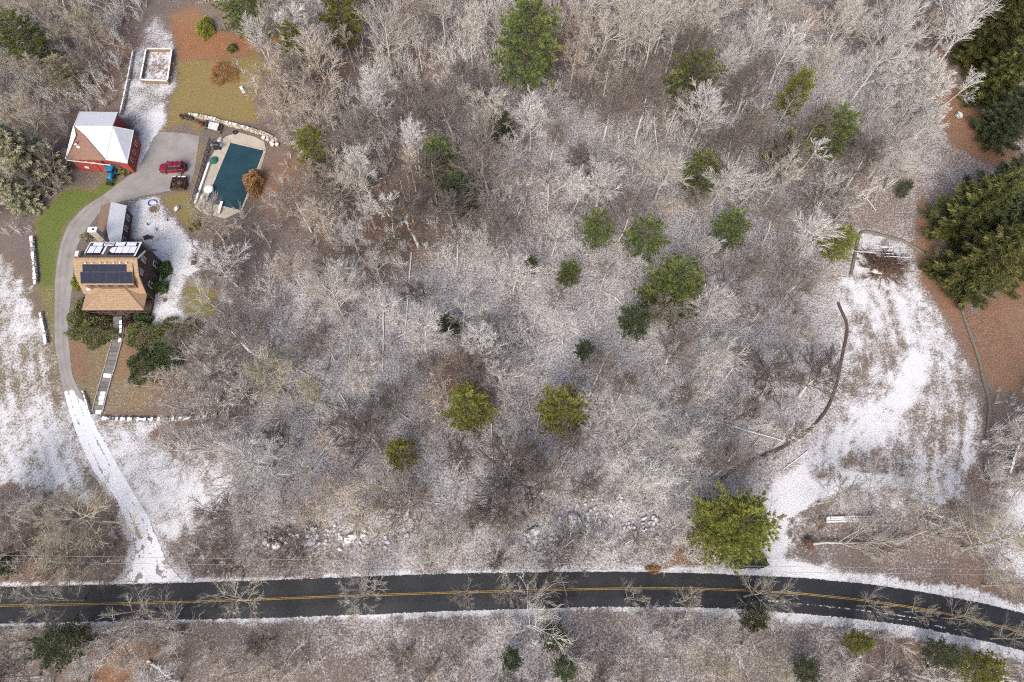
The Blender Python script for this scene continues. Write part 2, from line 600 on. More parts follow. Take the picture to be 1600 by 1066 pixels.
def ldist(line, X, Y):
    d = np.full(X.shape, 1e9)
    for (ax, ay), (bx, by) in zip([p[:2] for p in line[:-1]], [p[:2] for p in line[1:]]):
        ex, ey = bx - ax, by - ay
        t = np.clip(((X - ax) * ex + (Y - ay) * ey) / (ex * ex + ey * ey + 1e-9), 0, 1)
        d = np.minimum(d, np.hypot(X - ax - t * ex, Y - ay - t * ey))
    return d


def sstep(x, a, b):
    t = np.clip((x - a) / (b - a), 0, 1)
    return t * t * (3 - 2 * t)


ROAD_N = [(-160, 921), (0, 916.5), (180, 913), (300, 910), (400, 907), (500, 903), (600, 899.5), (700, 896), (800, 894.5), (925, 893), (1000, 893.5), (1080, 895), (1150, 897.8), (1260, 903), (1350, 911.5), (1430, 923), (1530, 941), (1600, 958), (1760, 1003)]
ROAD_S = [(-160, 979), (0, 975), (130, 973), (300, 969), (400, 967), (500, 964), (600, 960), (700, 956), (800, 952.5), (925, 949.5), (1000, 949), (1080, 949.5), (1150, 952), (1260, 960.5), (1350, 969), (1430, 980), (1530, 1000.5), (1600, 1018), (1760, 1066)]
ROAD_C = [(-160, 950.5), (0, 946.6), (150, 944), (300, 940.5), (400, 937), (500, 933), (600, 929.5), (700, 926.3), (800, 923.5), (925, 920.5), (1000, 919.4), (1080, 919.5), (1150, 922), (1250, 927.5), (1350, 938), (1450, 953), (1530, 970.5), (1600, 989), (1760, 1033)]
DRV_L = [(160, 306), (130, 325), (107, 350), (95, 380), (89, 410), (86, 440), (85, 505), (86, 540), (93, 578), (98, 605), (110, 652), (125, 692), (147, 738), (163, 757), (181, 777), (197, 815), (209, 845), (212, 866), (205, 890), (185, 912.5)]
DRV_R = [(178, 318), (160, 326), (148, 343), (132, 363), (121, 383), (116, 405), (114, 440), (106, 505), (107, 530), (110, 560), (113, 588), (121, 604), (142, 650), (160, 682), (182, 724), (197, 750), (212, 776), (232, 807), (250, 852), (265, 885), (287, 908)]
PARK = [(160, 306), (186, 286), (215, 266), (222, 250), (233, 232), (240, 215), (250, 206), (285, 208), (312, 213), (308, 240), (304, 268), (296, 292), (262, 299), (230, 305), (207, 311), (178, 318)]
FOREST_CLEAR = []

P_SNOW_L = UP([(-60, 390), (6, 395), (25, 420), (52, 462), (78, 530), (92, 590), (110, 660), (145, 742), (160, 770), (150, 778), (95, 778), (50, 765), (0, 752), (-60, 750)])
P_SNOW_C = UP([(150, 658), (200, 660), (245, 663), (236, 690), (330, 722), (366, 745), (374, 770), (358, 795), (322, 812), (290, 828), (262, 850), (230, 800), (192, 742)])
P_SNOW_E = UP([(198, 314), (245, 306), (264, 328), (300, 370), (326, 396), (325, 415), (292, 436), (279, 478), (300, 497), (270, 505), (238, 507), (234, 470), (246, 430), (230, 380), (203, 376)])
P_SNOW_B = UP([(240, 18), (262, 40), (276, 92), (283, 128), (266, 150), (264, 195), (247, 207), (234, 232), (222, 264), (207, 263), (212, 215), (206, 195), (188, 182), (198, 130), (206, 88), (218, 60)])
P_SNOW_R = UP([(1338, 358), (1385, 366), (1420, 385), (1428, 410), (1424, 440), (1452, 480), (1490, 540), (1525, 610), (1536, 680), (1520, 750), (1490, 792), (1430, 788), (1330, 792), (1255, 800), (1235, 830), (1232, 868), (1290, 888), (1400, 908), (1380, 915), (1196, 896), (1190, 850), (1196, 790), (1180, 765), (1240, 735), (1285, 690), (1312, 620), (1322, 560), (1308, 480), (1326, 420)])
P_LANE = UP([(1196, 896), (1192, 850), (1198, 800), (1215, 765), (1260, 748), (1330, 738), (1420, 742), (1440, 758), (1330, 765), (1270, 780), (1240, 810), (1226, 850), (1228, 872), (1290, 890), (1350, 906)])
P_SNOW_BR = UP([(1550, 770), (1620, 740), (1700, 760), (1700, 960), (1600, 915), (1545, 890), (1530, 840)])
P_GREEN = UP([(104, 292), (150, 300), (172, 262), (187, 272), (188, 290), (160, 306), (130, 325), (107, 350), (95, 380), (88, 420), (85, 450), (62, 452), (54, 380), (55, 345), (80, 318)])
P_VERGE = UP([(60, 450), (86, 450), (86, 540), (97, 600), (84, 560), (68, 500)])
P_OLIVE = UP([(262, 92), (340, 90), (402, 82), (422, 108), (398, 150), (404, 190), (350, 195), (318, 192), (312, 212), (308, 260), (298, 300), (316, 215), (290, 190), (250, 207), (262, 165)])
P_OLIVE2 = UP([(245, 306), (300, 298), (316, 330), (312, 370), (300, 366), (264, 328)])
P_OLIVE3 = UP([(272, 470), (300, 440), (340, 455), (330, 495), (300, 497)])
P_ORANGE = UP([(266, 22), (300, 10), (345, 50), (400, 55), (440, 40), (455, 55), (430, 75), (400, 84), (330, 92), (278, 94)])
P_YARD = UP([(108, 526), (185, 530), (178, 560), (152, 640), (140, 645), (122, 600), (110, 585)])
P_YARD2 = UP([(190, 535), (215, 560), (250, 590), (230, 640), (160, 652), (178, 580)])
P_MULCH = UP([(104, 528), (122, 526), (134, 545), (138, 580), (132, 598), (112, 590), (110, 555)])
P_ORR = UP([(1440, 300), (1462, 340), (1470, 440), (1520, 490), (1610, 420), (1720, 400), (1720, 620), (1560, 620), (1505, 545), (1470, 480), (1440, 440), (1430, 395)])
P_ORR2 = UP([(1468, 60), (1490, 130), (1535, 180), (1545, 230), (1610, 240), (1560, 262), (1490, 225), (1462, 150)])
P_PATH = UP([(186, 500), (150, 652)])
P_PATHBED = UP([(186, 505), (178, 545), (165, 595), (152, 650)])


def build_ground():
    xs = np.concatenate([-np.geomspace(3000, 116, 14), np.arange(-112, 112.01, 0.5), np.geomspace(116, 3000, 14)])
    ys = np.concatenate([-np.geomspace(3000, 26, 14), np.arange(-22, 130.01, 0.5), np.geomspace(134, 3000, 14)])
    X, Y = np.meshgrid(xs, ys)
    X, Y = X.ravel(), Y.ravel()
    n1 = fbm(X, Y, 0.09, 3)
    n2 = fbm(X, Y, 0.5, 11)
    n3 = fbm(X, Y, 1.4, 17, 3)
    jit = (n2 - 0.5) * 3.2 + (n3 - 0.5) * 1.6
    snow = 0.36 + (n1 - 0.5) * 0.30 + (n2 - 0.5) * 0.22
    # where the dusting lies thicker or thinner under the trees
    for px, py, r, dv in [(1100, 620, 26, .16), (1240, 480, 20, .20), (1180, 420, 9, .15), (900, 790, 34, .22), (600, 760, 24, .12), (1150, 730, 18, .15), (620, 530, 22, .10), (450, 480, 16, .10), (470, 660, 18, .10), (830, 150, 14, .12), (980, 300, 20, .10), (1310, 120, 14, .16), (1430, 230, 12, .16), (1500, 190, 8, -.05),
                          (100, 60, 26, -.22), (60, 200, 20, -.3), (350, 350, 12, -.2), (480, 280, 16, -.12), (560, 340, 12, -.15), (420, 130, 14, -.3), (640, 120, 12, -.1), (20, 380, 12, -.2), (50, 830, 14, -.12), (300, 620, 10, -.15), (700, 780, 10, -.1), (400, 560, 14, -.08), (840, 30, 10, -.2), (1000, 60, 14, -.08), (1400, 40, 12, -.25), (730, 590, 7, -.25), (1600, 700, 12, -.1), (1560, 640, 10, -.15), (600, 350, 9, -.18), (250, 940, 10, -.1), (500, 870, 12, -.08), (120, 460, 10, -.4), (60, 880, 10, -.15), (1480, 850, 10, -.06), (1340, 845, 9, -.14), (150, 1020, 14, -.12), (450, 1010, 14, -.08), (700, 1010, 14, -.06), (1000, 1010, 14, -.08), (1250, 1010, 14, -.12), (1450, 1030, 12, -.1)]:
        c = U(px, py)
        snow = snow + dv * np.exp(-((X - c[0]) ** 2 + (Y - c[1]) ** 2) / (r * r))
    snow = np.clip(snow, 0.03, 0.54)
    grass = np.zeros_like(X)
    orange = np.clip((fbm(X, Y, 0.05, 31) - 0.58) * 4, 0, 1) * 0.3
    fine = np.zeros_like(X)

    def region(poly, arr, val, soft=1.2, wob=1.0):
        w = sstep(sdist(poly, X, Y) + jit * wob, -soft, soft)
        return arr * (1 - w) + val * w, w
    # turf
    for poly, gv, fv, sv in [(P_GREEN, .95, .9, 0), (P_VERGE, .9, .55, .25), (P_OLIVE, .9, .18, 0.0), (P_OLIVE2, .85, .3, .05), (P_OLIVE3, .9, .5, .1), (P_YARD, .55, .3, .25), (P_YARD2, .5, .2, .28)]:
        grass, w = region(poly, grass, gv, 0.8, 0.45)
        fine = fine * (1 - w) + fv * w
        snow = snow * (1 - w) + sv * w
        orange = orange * (1 - w)
    for poly, ov, sv in [(P_ORANGE, 1, .02), (P_ORR, .35 + .5 * n1, .10 + .25 * (n2 - .4)), (P_ORR2, .7, .12), (P_MULCH, .55, 0.0)]:
        orange, w = region(poly, orange, ov, 1.0, 0.6)
        snow = snow * (1 - w) + sv * w
        grass = grass * (1 - w * 0.8)
    for px, py, r, a in [(200, 545, 4, .6), (190, 570, 3, .7), (230, 625, 3, .5), (60, 895, 5, .8), (180, 1040, 6, .8), (1400, 990, 6, .4), (610, 345, 7, .8), (445, 285, 6, .8), (180, 85, 6, .5), (730, 600, 7, .7), (1060, 880, 4, .7), (560, 390, 6, .4), (860, 30, 12, .5), (980, 130, 6, .5), (1480, 720, 8, .3), (1350, 350, 8, .3), (1560, 900, 8, .4), (480, 860, 7, .3), (140, 130, 8, .4)]:
        c = U(px, py)
        w = a * np.exp(-((X - c[0]) ** 2 + (Y - c[1]) ** 2) / (r * r)) * np.clip(n2 * 2.2 - 0.3, 0, 1)
        orange = np.maximum(orange, w)
        snow = snow * (1 - 0.7 * w)
    # snow fields
    w = sstep(sdist(P_SNOW_L, X, Y) + jit, -1.5, 1.5)
    dl = ldist(UP(DRV_L), X, Y)
    streak = 0.5 + 0.5 * np.sin(dl * 3.4 + (n2 - .5) * 5) * (0.4 + 0.6 * n1)
    v = 0.48 + 0.16 * (streak - 0.5) + (fbm(dl * 1.6, Y * .25, 1.0, 43) - .5) * .5 + (n2 - .5) * 0.35 + (n3 - .5) * .4 + (n1 - .5) * .3
    lowpt = U(40, 720)
    v += 0.22 * np.exp(-((X - lowpt[0]) ** 2 + (Y - lowpt[1]) ** 2) / 120) + .2 * np.exp(-((X - U(5, 480)[0]) ** 2 + (Y - U(5, 480)[1]) ** 2) / 60)
    v -= 0.16 * sstep(3.5 - dl, 0, 3)
    snow = snow * (1 - w) + v * w
    grass, fine, orange = grass * (1 - w) + .35 * w, fine * (1 - w) + .35 * w, orange * (1 - w)
    w = sstep(sdist(P_SNOW_C, X, Y) + jit, -1.2, 1.6)
    dr = ldist(UP(DRV_R), X, Y)
    v = 0.66 + (fbm(dr * 1.0, Y * .15, 1.0, 45) - .5) * .7 + (n2 - .5) * 0.35 + (n3 - .5) * .3 + 0.10 * sstep(dr, 5, 12)
    snow, orange, grass = snow * (1 - w) + v * w, orange * (1 - w), grass * (1 - w) + .15 * w
    w = sstep(sdist(P_SNOW_E, X, Y) + jit * 0.45, -0.7, 0.9)
    snow, orange, grass = snow * (1 - w) + (0.74 + (n2 - .5) * .5) * w, orange * (1 - w), grass * (1 - w)
    w = sstep(sdist(P_SNOW_B, X, Y) + jit * 0.7, -0.9, 1.2)
    v = 0.56 + (n2 - .5) * 0.5 + 0.30 * sstep(4 - ldist(UP([(250, 180), (225, 262)]), X, Y), 0, 4)
    snow, orange, grass = snow * (1 - w) + v * w, orange * (1 - w), grass * (1 - w)
    w = sstep(sdist(P_SNOW_R, X, Y) + jit * .7, -1.4, 1.4)
    ds = ldist(UP([(1462, 415), (1500, 480), (1530, 560), (1544, 640), (1530, 760)]), X, Y)
    rows = np.sin(ds * 3.1 + (n2 - .5) * 4)
    nearE = sstep(9 - ds, 0, 8)
    v = 0.58 + (fbm(ds * 1.5, Y * .16, 1.0, 41) - .5) * 0.6 + (n2 - .5) * 0.45 + (n3 - .5) * .4 + rows * 0.08 * nearE - 0.03 * nearE + 0.08 * sstep(Y, U(1400, 520)[1], U(1400, 420)[1])
    tr = ldist(UP([(1425, 560), (1390, 620), (1330, 680), (1255, 735), (1215, 780)]), X, Y)
    v += 0.30 * sstep(2.2 - tr, 0, 1.4) - 0.2 * sstep(0.35 - np.abs(tr - 0.9), 0, .3)
    tr2 = ldist(UP([(1400, 470), (1440, 560), (1430, 600), (1360, 690)]), X, Y)
    v += 0.2 * sstep(2.2 - tr2, 0, 1.6)
    for px, py, r, dv in [(1375, 720, 3, -.15), (1400, 690, 4, -.08), (1365, 530, 5, -.14), (1345, 610, 4, -.12), (1470, 650, 4, -.08), (1280, 745, 3, -.25), (1290, 800, 4, -.1)]:
        c = U(px, py)
        v += dv * np.exp(-((X - c[0]) ** 2 + (Y - c[1]) ** 2) / (r * r))
    snow, orange, grass = snow * (1 - w) + v * w, orange * (1 - w * .8), grass * (1 - w) + .12 * w
    w = sstep(sdist(P_LANE, X, Y) + jit * 0.5, -0.8, 1.0)
    snow, orange = snow * (1 - w) + (1.06 + (n2 - .5) * .25) * w, orange * (1 - w)
    rut = ldist(UP([(1420, 742), (1350, 737), (1290, 742), (1240, 760), (1205, 790)]), X, Y)
    snow -= 0.5 * sstep(0.35 - rut, 0, .3) * n3
    for k in range(5):
        arc = ldist(UP([(1300 - k * 2, 784 + k * 3), (1250 - k * 5, 800 + k * 3), (1233 - k * 1, 825 + k * 2), (1240 + k * 4, 855), (1262 + k * 7, 880)]), X, Y)
        snow -= 0.30 * (k % 2 == 0) * sstep(0.22 - arc, 0, .2)
    w = sstep(sdist(P_SNOW_BR, X, Y) + jit * 1.4, -1.5, 2)
    snow, orange = snow * (1 - w) + (.6 + (n2 - .5) * .6) * w, orange * (1 - w)
    low = sstep(U(110, 620)[1] - Y, 0, 3)
    snow = np.maximum(snow, low * sstep(1.6 + (n2 - .5) * 2.5 - np.minimum(dl, dr), 0, 1.2) * .62)
    # ploughed shoulder beside the road
    dn, dsth = ldist(UP(ROAD_N), X, Y), ldist(UP(ROAD_S), X, Y)
    dd = np.minimum(dn, dsth)
    wid = 0.75 + 1.0 * sstep(X, 10, 60) + (n2 - .5) * 1.4
    w = sstep(wid - dd, 0, 0.5)
    snow = np.maximum(snow, w * (0.72 + (n3 - .5) * .4))
    orange = orange * (1 - w)
    # thin dark seam between snow field and old mowing (left yard)
    snow = np.clip(snow, 0, 1.15)
    # relief: soft hummocks
    Z = ((n1 - 0.5) * 0.5 + (n2 - .5) * 0.12)
    flat = np.minimum.reduce([np.abs(sdist(UP(p), X, Y)) * (sdist(UP(p), X, Y) < 0) for p in (ROAD_N + ROAD_S[::-1], DRV_L + DRV_R[::-1], PARK)] + [np.maximum(0, -sdist([(-84, 44), (-40, 62), (-40, 90), (-84, 90)], X, Y))])
    Z = Z * sstep(flat, 1.0, 6.0) * 0.6
    attr = np.stack([snow, grass, orange, fine], 1)
    nx, ny = len(xs), len(ys)
    i = np.arange(nx * ny).reshape(ny, nx)
    faces = np.stack([i[:-1, :-1].ravel(), i[:-1, 1:].ravel(), i[1:, 1:].ravel(), i[1:, :-1].ravel()], 1)
    me = np_mesh('ground', np.stack([X, Y, Z], 1), faces, M['ground'], attr)
    me.polygons.foreach_set('use_smooth', [True] * len(me.polygons))
    o = link('ground', me)
    o['kind'] = 'structure'
    return o


build_ground()


def resample(pts, n):
    P = np.array([p[:2] for p in pts])
    d = np.concatenate([[0], np.cumsum(np.hypot(*np.diff(P, axis=0).T))])
    t = np.linspace(0, d[-1], n)
    return np.stack([np.interp(t, d, P[:, 0]), np.interp(t, d, P[:, 1])], 1)


def smooth_line(P, k=5):
    Q = P.copy()
    for _ in range(k):
        Q[1:-1] = (Q[:-2] + 2 * Q[1:-1] + Q[2:]) / 4
    return Q


def strip(name, left, right, z, mat, n=200, m=10, maskf=None, parent=None):
    L, Rr = smooth_line(resample(UP(left), n), 12), smooth_line(resample(UP(right), n), 12)
    t = np.linspace(0, 1, m)
    V = L[:, None, :] * (1 - t)[None, :, None] + Rr[:, None, :] * t[None, :, None]
    X, Y = V[..., 0].ravel(), V[..., 1].ravel()
    A = np.repeat(np.linspace(0, 1, n), m)
    T = np.tile(t, n)
    attr = maskf(X, Y, A, T) if maskf else np.zeros((len(X), 4))
    zz = z + 0.05 * (1 - (2 * T - 1) ** 2) if name == 'road' else np.full_like(X, z)
    i = np.arange(n * m).reshape(n, m)
    faces = np.stack([i[:-1, :-1].ravel(), i[1:, :-1].ravel(), i[1:, 1:].ravel(), i[:-1, 1:].ravel()], 1)
    o = link(name, np_mesh(name, np.stack([X, Y, zz], 1), faces, M[mat], attr), parent)
    if parent is None:
        o['kind'] = 'structure'
    return o


def road_mask(X, Y, A, T):
    n = fbm(X, Y, 0.8, 5)
    edge = np.maximum(sstep(T, 0.955, 1.0), sstep(1 - T, 0.97, 1.0)) * (0.35 + n * 0.6)
    px = 800 + FPX * X / (CAMH * _c + Y * _s)
    slush = np.exp(-((T - (0.70 + 0.05 * sstep(px, 1150, 1400))) / 0.025) ** 2) * sstep(px, 1130, 1210) * sstep(1490 - px, 0, 70) * (0.25 + 0.55 * fbm(X * 0.25, Y * 2, 0.9, 8))
    slush2 = np.exp(-((T - 0.86) / 0.02) ** 2) * sstep(px, 1330, 1400) * sstep(1540 - px, 0, 50) * 0.55
    snow = np.maximum(edge, np.maximum(slush, slush2))
    wheel = np.exp(-((T - 0.55) / 0.05) ** 2) + np.exp(-((T - 0.66) / 0.08) ** 2) + .8 * np.exp(-((T - 0.42) / 0.05) ** 2)
    return np.stack([snow, np.clip(wheel, 0, 1), 0 * X, 0 * X + 1], 1)


road = strip('road', ROAD_N, ROAD_S, 0.03, 'road', 420, 41, road_mask)
Cw = smooth_line(resample(UP(ROAD_C), 420), 12)
for off in (-0.09, 0.09):
    T = np.gradient(Cw, axis=0)
    T /= np.hypot(T[:, 0], T[:, 1])[:, None]
    N = np.stack([-T[:, 1], T[:, 0]], 1)
    a, b = Cw + N * (off - 0.04), Cw + N * (off + 0.04)
    V = np.concatenate([np.c_[a, np.full(420, 0.092)], np.c_[b, np.full(420, 0.092)]])
    i = np.arange(419)
    link('centre_line', np_mesh('centre_line', V, np.stack([i, i + 1, i + 421, i + 420], 1), M['yellow']), road)


def drive_mask(X, Y, A, T):
    n = fbm(X, Y, 0.7, 21)
    n3 = fbm(X, Y, 1.5, 9)
    yb = U(98, 607)[1]
    s = sstep(yb - Y + (n - .5) * 2.5 - 2.2 * sstep(T, 0.55, 1.0) * sstep(Y, U(140, 655)[1], yb), -0.2, 1.0) * 1.1
    for c_ in (.28, .68):
        s -= np.exp(-((T - c_ - .03 * np.sin(A * 30)) / 0.05) ** 2) * (0.22 + 0.6 * np.clip(fbm(X * .6, Y * .25, 1.0, 33) * 2 - .6, 0, 1))
    s -= (n3 - .5) * .45
    s -= (sstep(.10 - T, 0, .1) + sstep(T - .90, 0, .1)) * np.clip(n * 1.6 - .3, 0, 1) * .9
    yl = U(210, 790)[1]
    lower = sstep(yl - Y, 0, 4)
    s -= lower * (0.12 + np.clip(n3 - 0.52, 0, 1) * 2.6)
    wear = np.exp(-((T - 0.25) / 0.08) ** 2) + np.exp(-((T - 0.62) / 0.1) ** 2)
    return np.stack([s, np.clip(wear, 0, 1) * 0.35, 0 * X, 0 * X + 1], 1)


strip('driveway', DRV_L, DRV_R, 0.02, 'drive', 300, 21, drive_mask)


def sheet(name, pts_px, z, mat, parent=None, world=None, snowf=None, res=0.5):
    """flat paved patch cut from a small grid so that it can carry its own snow mask"""
    P = world or UP(pts_px)
    x0, x1 = min(p[0] for p in P), max(p[0] for p in P)
    y0, y1 = min(p[1] for p in P), max(p[1] for p in P)
    mb = MB()
    mb.poly([(p[0], p[1], z) for p in P])
    o = mb.build(name, mat, parent)
    if parent is None:
        o['kind'] = 'structure'
    return o


po = sheet('parking_court', PARK, 0.034, 'drive')

print('ground done')


# ------------------------------------------------------------------ the house
def quad_grid(p00, p10, p11, p01, u0, u1, v0, v1, lift=0.0):
    """patch of a roof plane between fractions u and v, lifted along its normal"""
    a, b, c, d = (Vector(p) for p in (p00, p10, p11, p01))
    nrm = (b - a).cross(d - a).normalized()
    if nrm.z < 0:
        nrm = -nrm

    def P(u, v):
        return tuple((a * (1 - u) + b * u) * (1 - v) + (d * (1 - u) + c * u) * v + nrm * lift)
    return [P(u0, v0), P(u1, v0), P(u1, v1), P(u0, v1)]


def roof_slab(parent, name, pts, mat, th=0.16):
    return MB().slab(pts, th).build(name, mat, parent)


def window(parent, c, w, h, axis, out, fmat='white'):
    """frame with a pane as its sub-part; axis is the wall's normal"""
    f = MB()
    d = 0.05
    if axis == 'x':
        f.box((c[0] + out * d, c[1], c[2]), (0.1, w, h))
    else:
        f.box((c[0], c[1] + out * d, c[2]), (w, 0.1, h))
    fo = f.build('window', fmat, parent)
    for k in (-1, 1):
        p = MB()
        if axis == 'x':
            p.box((c[0] + out * (d + 0.05), c[1], c[2] + k * h * 0.235), (0.03, w * 0.8, h * 0.40))
        else:
            p.box((c[0], c[1] + out * (d + 0.05), c[2] + k * h * 0.235), (w * 0.8, 0.03, h * 0.40))
        p.build('pane', 'glass', fo)
    return fo


HX0, HX1, HY0, HY1 = -69.7, -60.25, 49.45, 56.7
YR, ZR = 52.95, 8.0
RX0, RX1 = -70.05, -59.75


def build_house():
    h = thing('house', (-65, 53, 0), 'brown house with tan shingle gambrel roof and rows of solar panels', 'house')
    w = MB()
    prof = [(HY0, 0.0), (HY1, 0.0), (HY1, 3.55), (55.1, 6.25), (YR, 7.8), (50.8, 6.25), (HY0, 3.55)]
    n = len(prof)
    vs = [(HX0, y, z) for y, z in prof] + [(HX1, y, z) for y, z in prof]
    w.add(vs, [tuple(range(n))[::-1], tuple(range(n, 2 * n))] + [(i, (i + 1) % n, (i + 1) % n + n, i + n) for i in range(n)])
    w.build('wall', 'siding', h)
    # gambrel roof, four planes
    S_eave = [(RX0, 49.0, 3.45), (RX1, 49.0, 3.45), (RX1, 50.7, 6.45), (RX0, 50.7, 6.45)]
    S_up = [(RX0, 50.7, 6.46), (RX1, 50.7, 6.46), (RX1, YR, ZR), (RX0, YR, ZR)]
    N_up = [(RX0, YR + .01, ZR), (RX1, YR + .01, ZR), (RX1, 55.25, 6.46), (RX0, 55.25, 6.46)]
    N_eave = [(RX0, 55.25, 6.44), (RX1, 55.25, 6.44), (RX1, 57.1, 3.45), (RX0, 57.1, 3.45)]
    rf = roof_slab(h, 'roof', S_up, 'shingle')
    for nm, pts, m in (('lower_slope', S_eave, 'shingle'), ('north_slope', N_up, 'shingle_dark'), ('lower_slope', N_eave, 'shingle_dark')):
        roof_slab(rf, nm, pts, m)
    MB().bar((RX0, YR, ZR + .05), (RX1, YR, ZR + .05), 0.3, 0.1).build('ridge_cap', 'shingle', rf)
    # shingle courses: thin butt edges across the south planes
    for (pts, k) in ((S_eave, 8), (S_up, 7)):
        cm = MB()
        for i in range(1, k):
            q = quad_grid(*pts, 0.0, 1.0, i / k, i / k + 0.035, 0.02)
            cm.slab(q, 0.03)
        cm.build('shingle_course', 'shingle', rf)['kind'] = 'stuff'
    # rake boards on the east gable
    for a, b in (((49.0, 3.4), (50.7, 6.4)), ((50.7, 6.4), (YR, 7.95)), ((YR, 7.95), (55.25, 6.4)), ((55.25, 6.4), (57.1, 3.4))):
        MB().bar((RX1 + .03, a[0], a[1]), (RX1 + .03, b[0], b[1]), 0.08, 0.3).build('rake_board', 'white' if 52 < a[0] < 55 else 'wood_dark', h)
    # south shed dormer
    dx0, dx1 = -68.9, -60.55
    D = [(dx0, 49.25, 6.15), (dx1, 49.25, 6.15), (dx1, 52.3, 7.72), (dx0, 52.3, 7.72)]
    dm = roof_slab(h, 'dormer', D, 'shingle', 0.14)
    MB().add([(x, y, z) for x in (dx0 + .15, dx1 - .15) for y, z in ((49.5, 3.9), (52.2, 6.9), (52.2, 7.55), (49.5, 6.1))],
             [(3, 2, 1, 0), (4, 5, 6, 7), (0, 4, 7, 3), (0, 1, 5, 4)]).build('dormer_wall', 'shingle_brown', dm)
    for i in range(5):
        cx = dx0 + 1.0 + i * 1.58
        f = window(dm, (cx, 49.5, 5.35), 0.9, 0.95, 'y', -1, 'wood')
    # south panels: five landscape above eight portrait
    for i in range(5):
        q = quad_grid(*D, 0.05 + i * 0.168, 0.05 + (i + 1) * 0.168 - 0.006, 0.60, 0.94, 0.12)
        p = MB().slab(q, 0.05).build('solar_panel', 'panel_frame', h)
        MB().slab(quad_grid(*q, 0.02, 0.98, 0.03, 0.97, 0.012), 0.01).build('cells', 'panel', p)
    for i in range(8):
        q = quad_grid(*D, 0.005 + i * 0.124, 0.005 + (i + 1) * 0.124 - 0.006, 0.06, 0.585, 0.16)
        p = MB().slab(q, 0.05).build('solar_panel', 'panel_frame', h)
        MB().slab(quad_grid(*q, 0.03, 0.97, 0.02, 0.98, 0.012), 0.01).build('cells', 'panel', p)
    for i in range(7):
        MB().blob((dx0 + 1.0 + i * 1.1 + R.uniform(-.2, .2), 52.25, 7.85), (0.16, 0.1, 0.06), i, 1).build('snow', 'snow', dm)
    # north shed dormer with snow-covered panels
    nx0, nx1 = -68.6, -60.2
    N = [(nx0, 56.55, 7.0), (nx1, 56.55, 7.0), (nx1, YR + .25, 7.98), (nx0, YR + .25, 7.98)]
    nm = roof_slab(h, 'dormer', N, 'shingle_dark', 0.14)
    MB().add([(x, y, z) for x in (nx0 + .15, nx1 - .15) for y, z in ((56.4, 3.6), (53.6, 6.9), (53.6, 7.8), (56.4, 6.9))],
             [(0, 1, 2, 3), (7, 6, 5, 4), (3, 7, 4, 0)]).build('dormer_wall', 'siding', nm)
    for q in (quad_grid(*N, 0.0, 1.0, 0.0, 0.035, 0.06), quad_grid(*N, 0.965, 1.0, 0.05, 0.9, 0.06), quad_grid(*N, 0.0, 0.02, 0.05, 0.75, 0.06), quad_grid(*N, 0.335, 0.375, 0.02, 0.80, 0.06)):
        MB().slab(q, 0.06).build('snow', 'snow', nm)
    rows = [(0.09 + i * 0.215, 0.09 + i * 0.215 + 0.195, 0.08, 0.30) for i in range(4)]
    rows += [(u, u + 0.125, 0.34, 0.86) for u in (0.055, 0.185, 0.46, 0.59, 0.715, 0.84)]
    for k, (u0, u1, v0, v1) in enumerate(rows):
        q = quad_grid(*N, u0, u1, v0, v1, 0.14)
        p = MB().slab(q, 0.05).build('solar_panel', 'panel', h)
        a, b = (0.0, 0.97) if v0 < 0.3 else (0.0, 0.80)
        s = quad_grid(*q, 0.03, 0.97, a, b, 0.06)
        if k == 6:
            c = quad_grid(*q, 0, 1, 0, 1, 0.06)
            s = [Vector(c[0]) * (1 - u) * (1 - v) + Vector(c[1]) * u * (1 - v) + Vector(c[2]) * u * v + Vector(c[3]) * (1 - u) * v for u, v in ((0.95, 0.02), (0.98, 0.8), (0.6, 0.8), (0.2, 0.65), (0.05, 0.4), (0.25, 0.15))]
            s = [tuple(x) for x in s]
        MB().slab(s, 0.05).build('snow', 'snow', p)
    MB().slab(quad_grid(*N, 0.30, 0.50, 0.10, 0.22, 0.20), 0.05).build('snow', 'snow', nm)
    # gable windows, lower windows, door
    for y, z in ((54.2, 5.6), (51.9, 5.6), (55.2, 2.0), (51.3, 2.0)):
        window(h, (HX1, y, z), 0.95, 1.35, 'x', 1)
    MB().box((HX1 + .06, 53.3, 1.1), (0.1, 1.0, 2.1)).build('door', 'wood_dark', h)
    MB().tube([(HX1 + .1, 49.4, 0.1), (HX1 + .1, 49.4, 3.3)], 0.05, 6).build('downspout', 'wood', h)
    # porch with hipped roof
    pz, pe = 4.45, 2.85
    A, B = (-70.05, 46.35, pe), (-60.0, 46.35, pe)
    T0, T1 = (-66.5, 49.4, pz), (-62.85, 49.4, pz)
    E0, E1 = (-70.05, 49.4, pe), (-60.0, 49.4, pe)
    p = roof_slab(h, 'porch_roof', [A, B, T1, T0], 'shingle', 0.14)
    roof_slab(p, 'hip_face', [E0, A, T0], 'shingle', 0.14)
    roof_slab(p, 'hip_face', [B, E1, T1], 'shingle', 0.14)
    for a, b in ((A, T0), (B, T1)):
        MB().bar((a[0], a[1], a[2] + .02), (b[0], b[1], b[2] + .02), 0.22, 0.06).build('hip_cap', 'shingle', p)
    cm = MB()
    for i in range(1, 11):
        v = i / 11
        q = [tuple(Vector(a) * (1 - v) + Vector(b) * v + Vector((0, 0, 0.02))) for a, b in ((A, T0), (B, T1))]
        cm.bar(q[0], q[1], 0.07, 0.035)
    cm.build('shingle_course', 'shingle', p)['kind'] = 'stuff'
    MB().bar((-70.05, 46.27, 2.72), (-60.0, 46.27, 2.72), 0.14, 0.13).build('gutter', 'wood_dark', h)
    MB().box((-65.0, 47.9, 0.25), (9.7, 2.8, 0.5)).build('porch_floor', 'wood_dark', h)
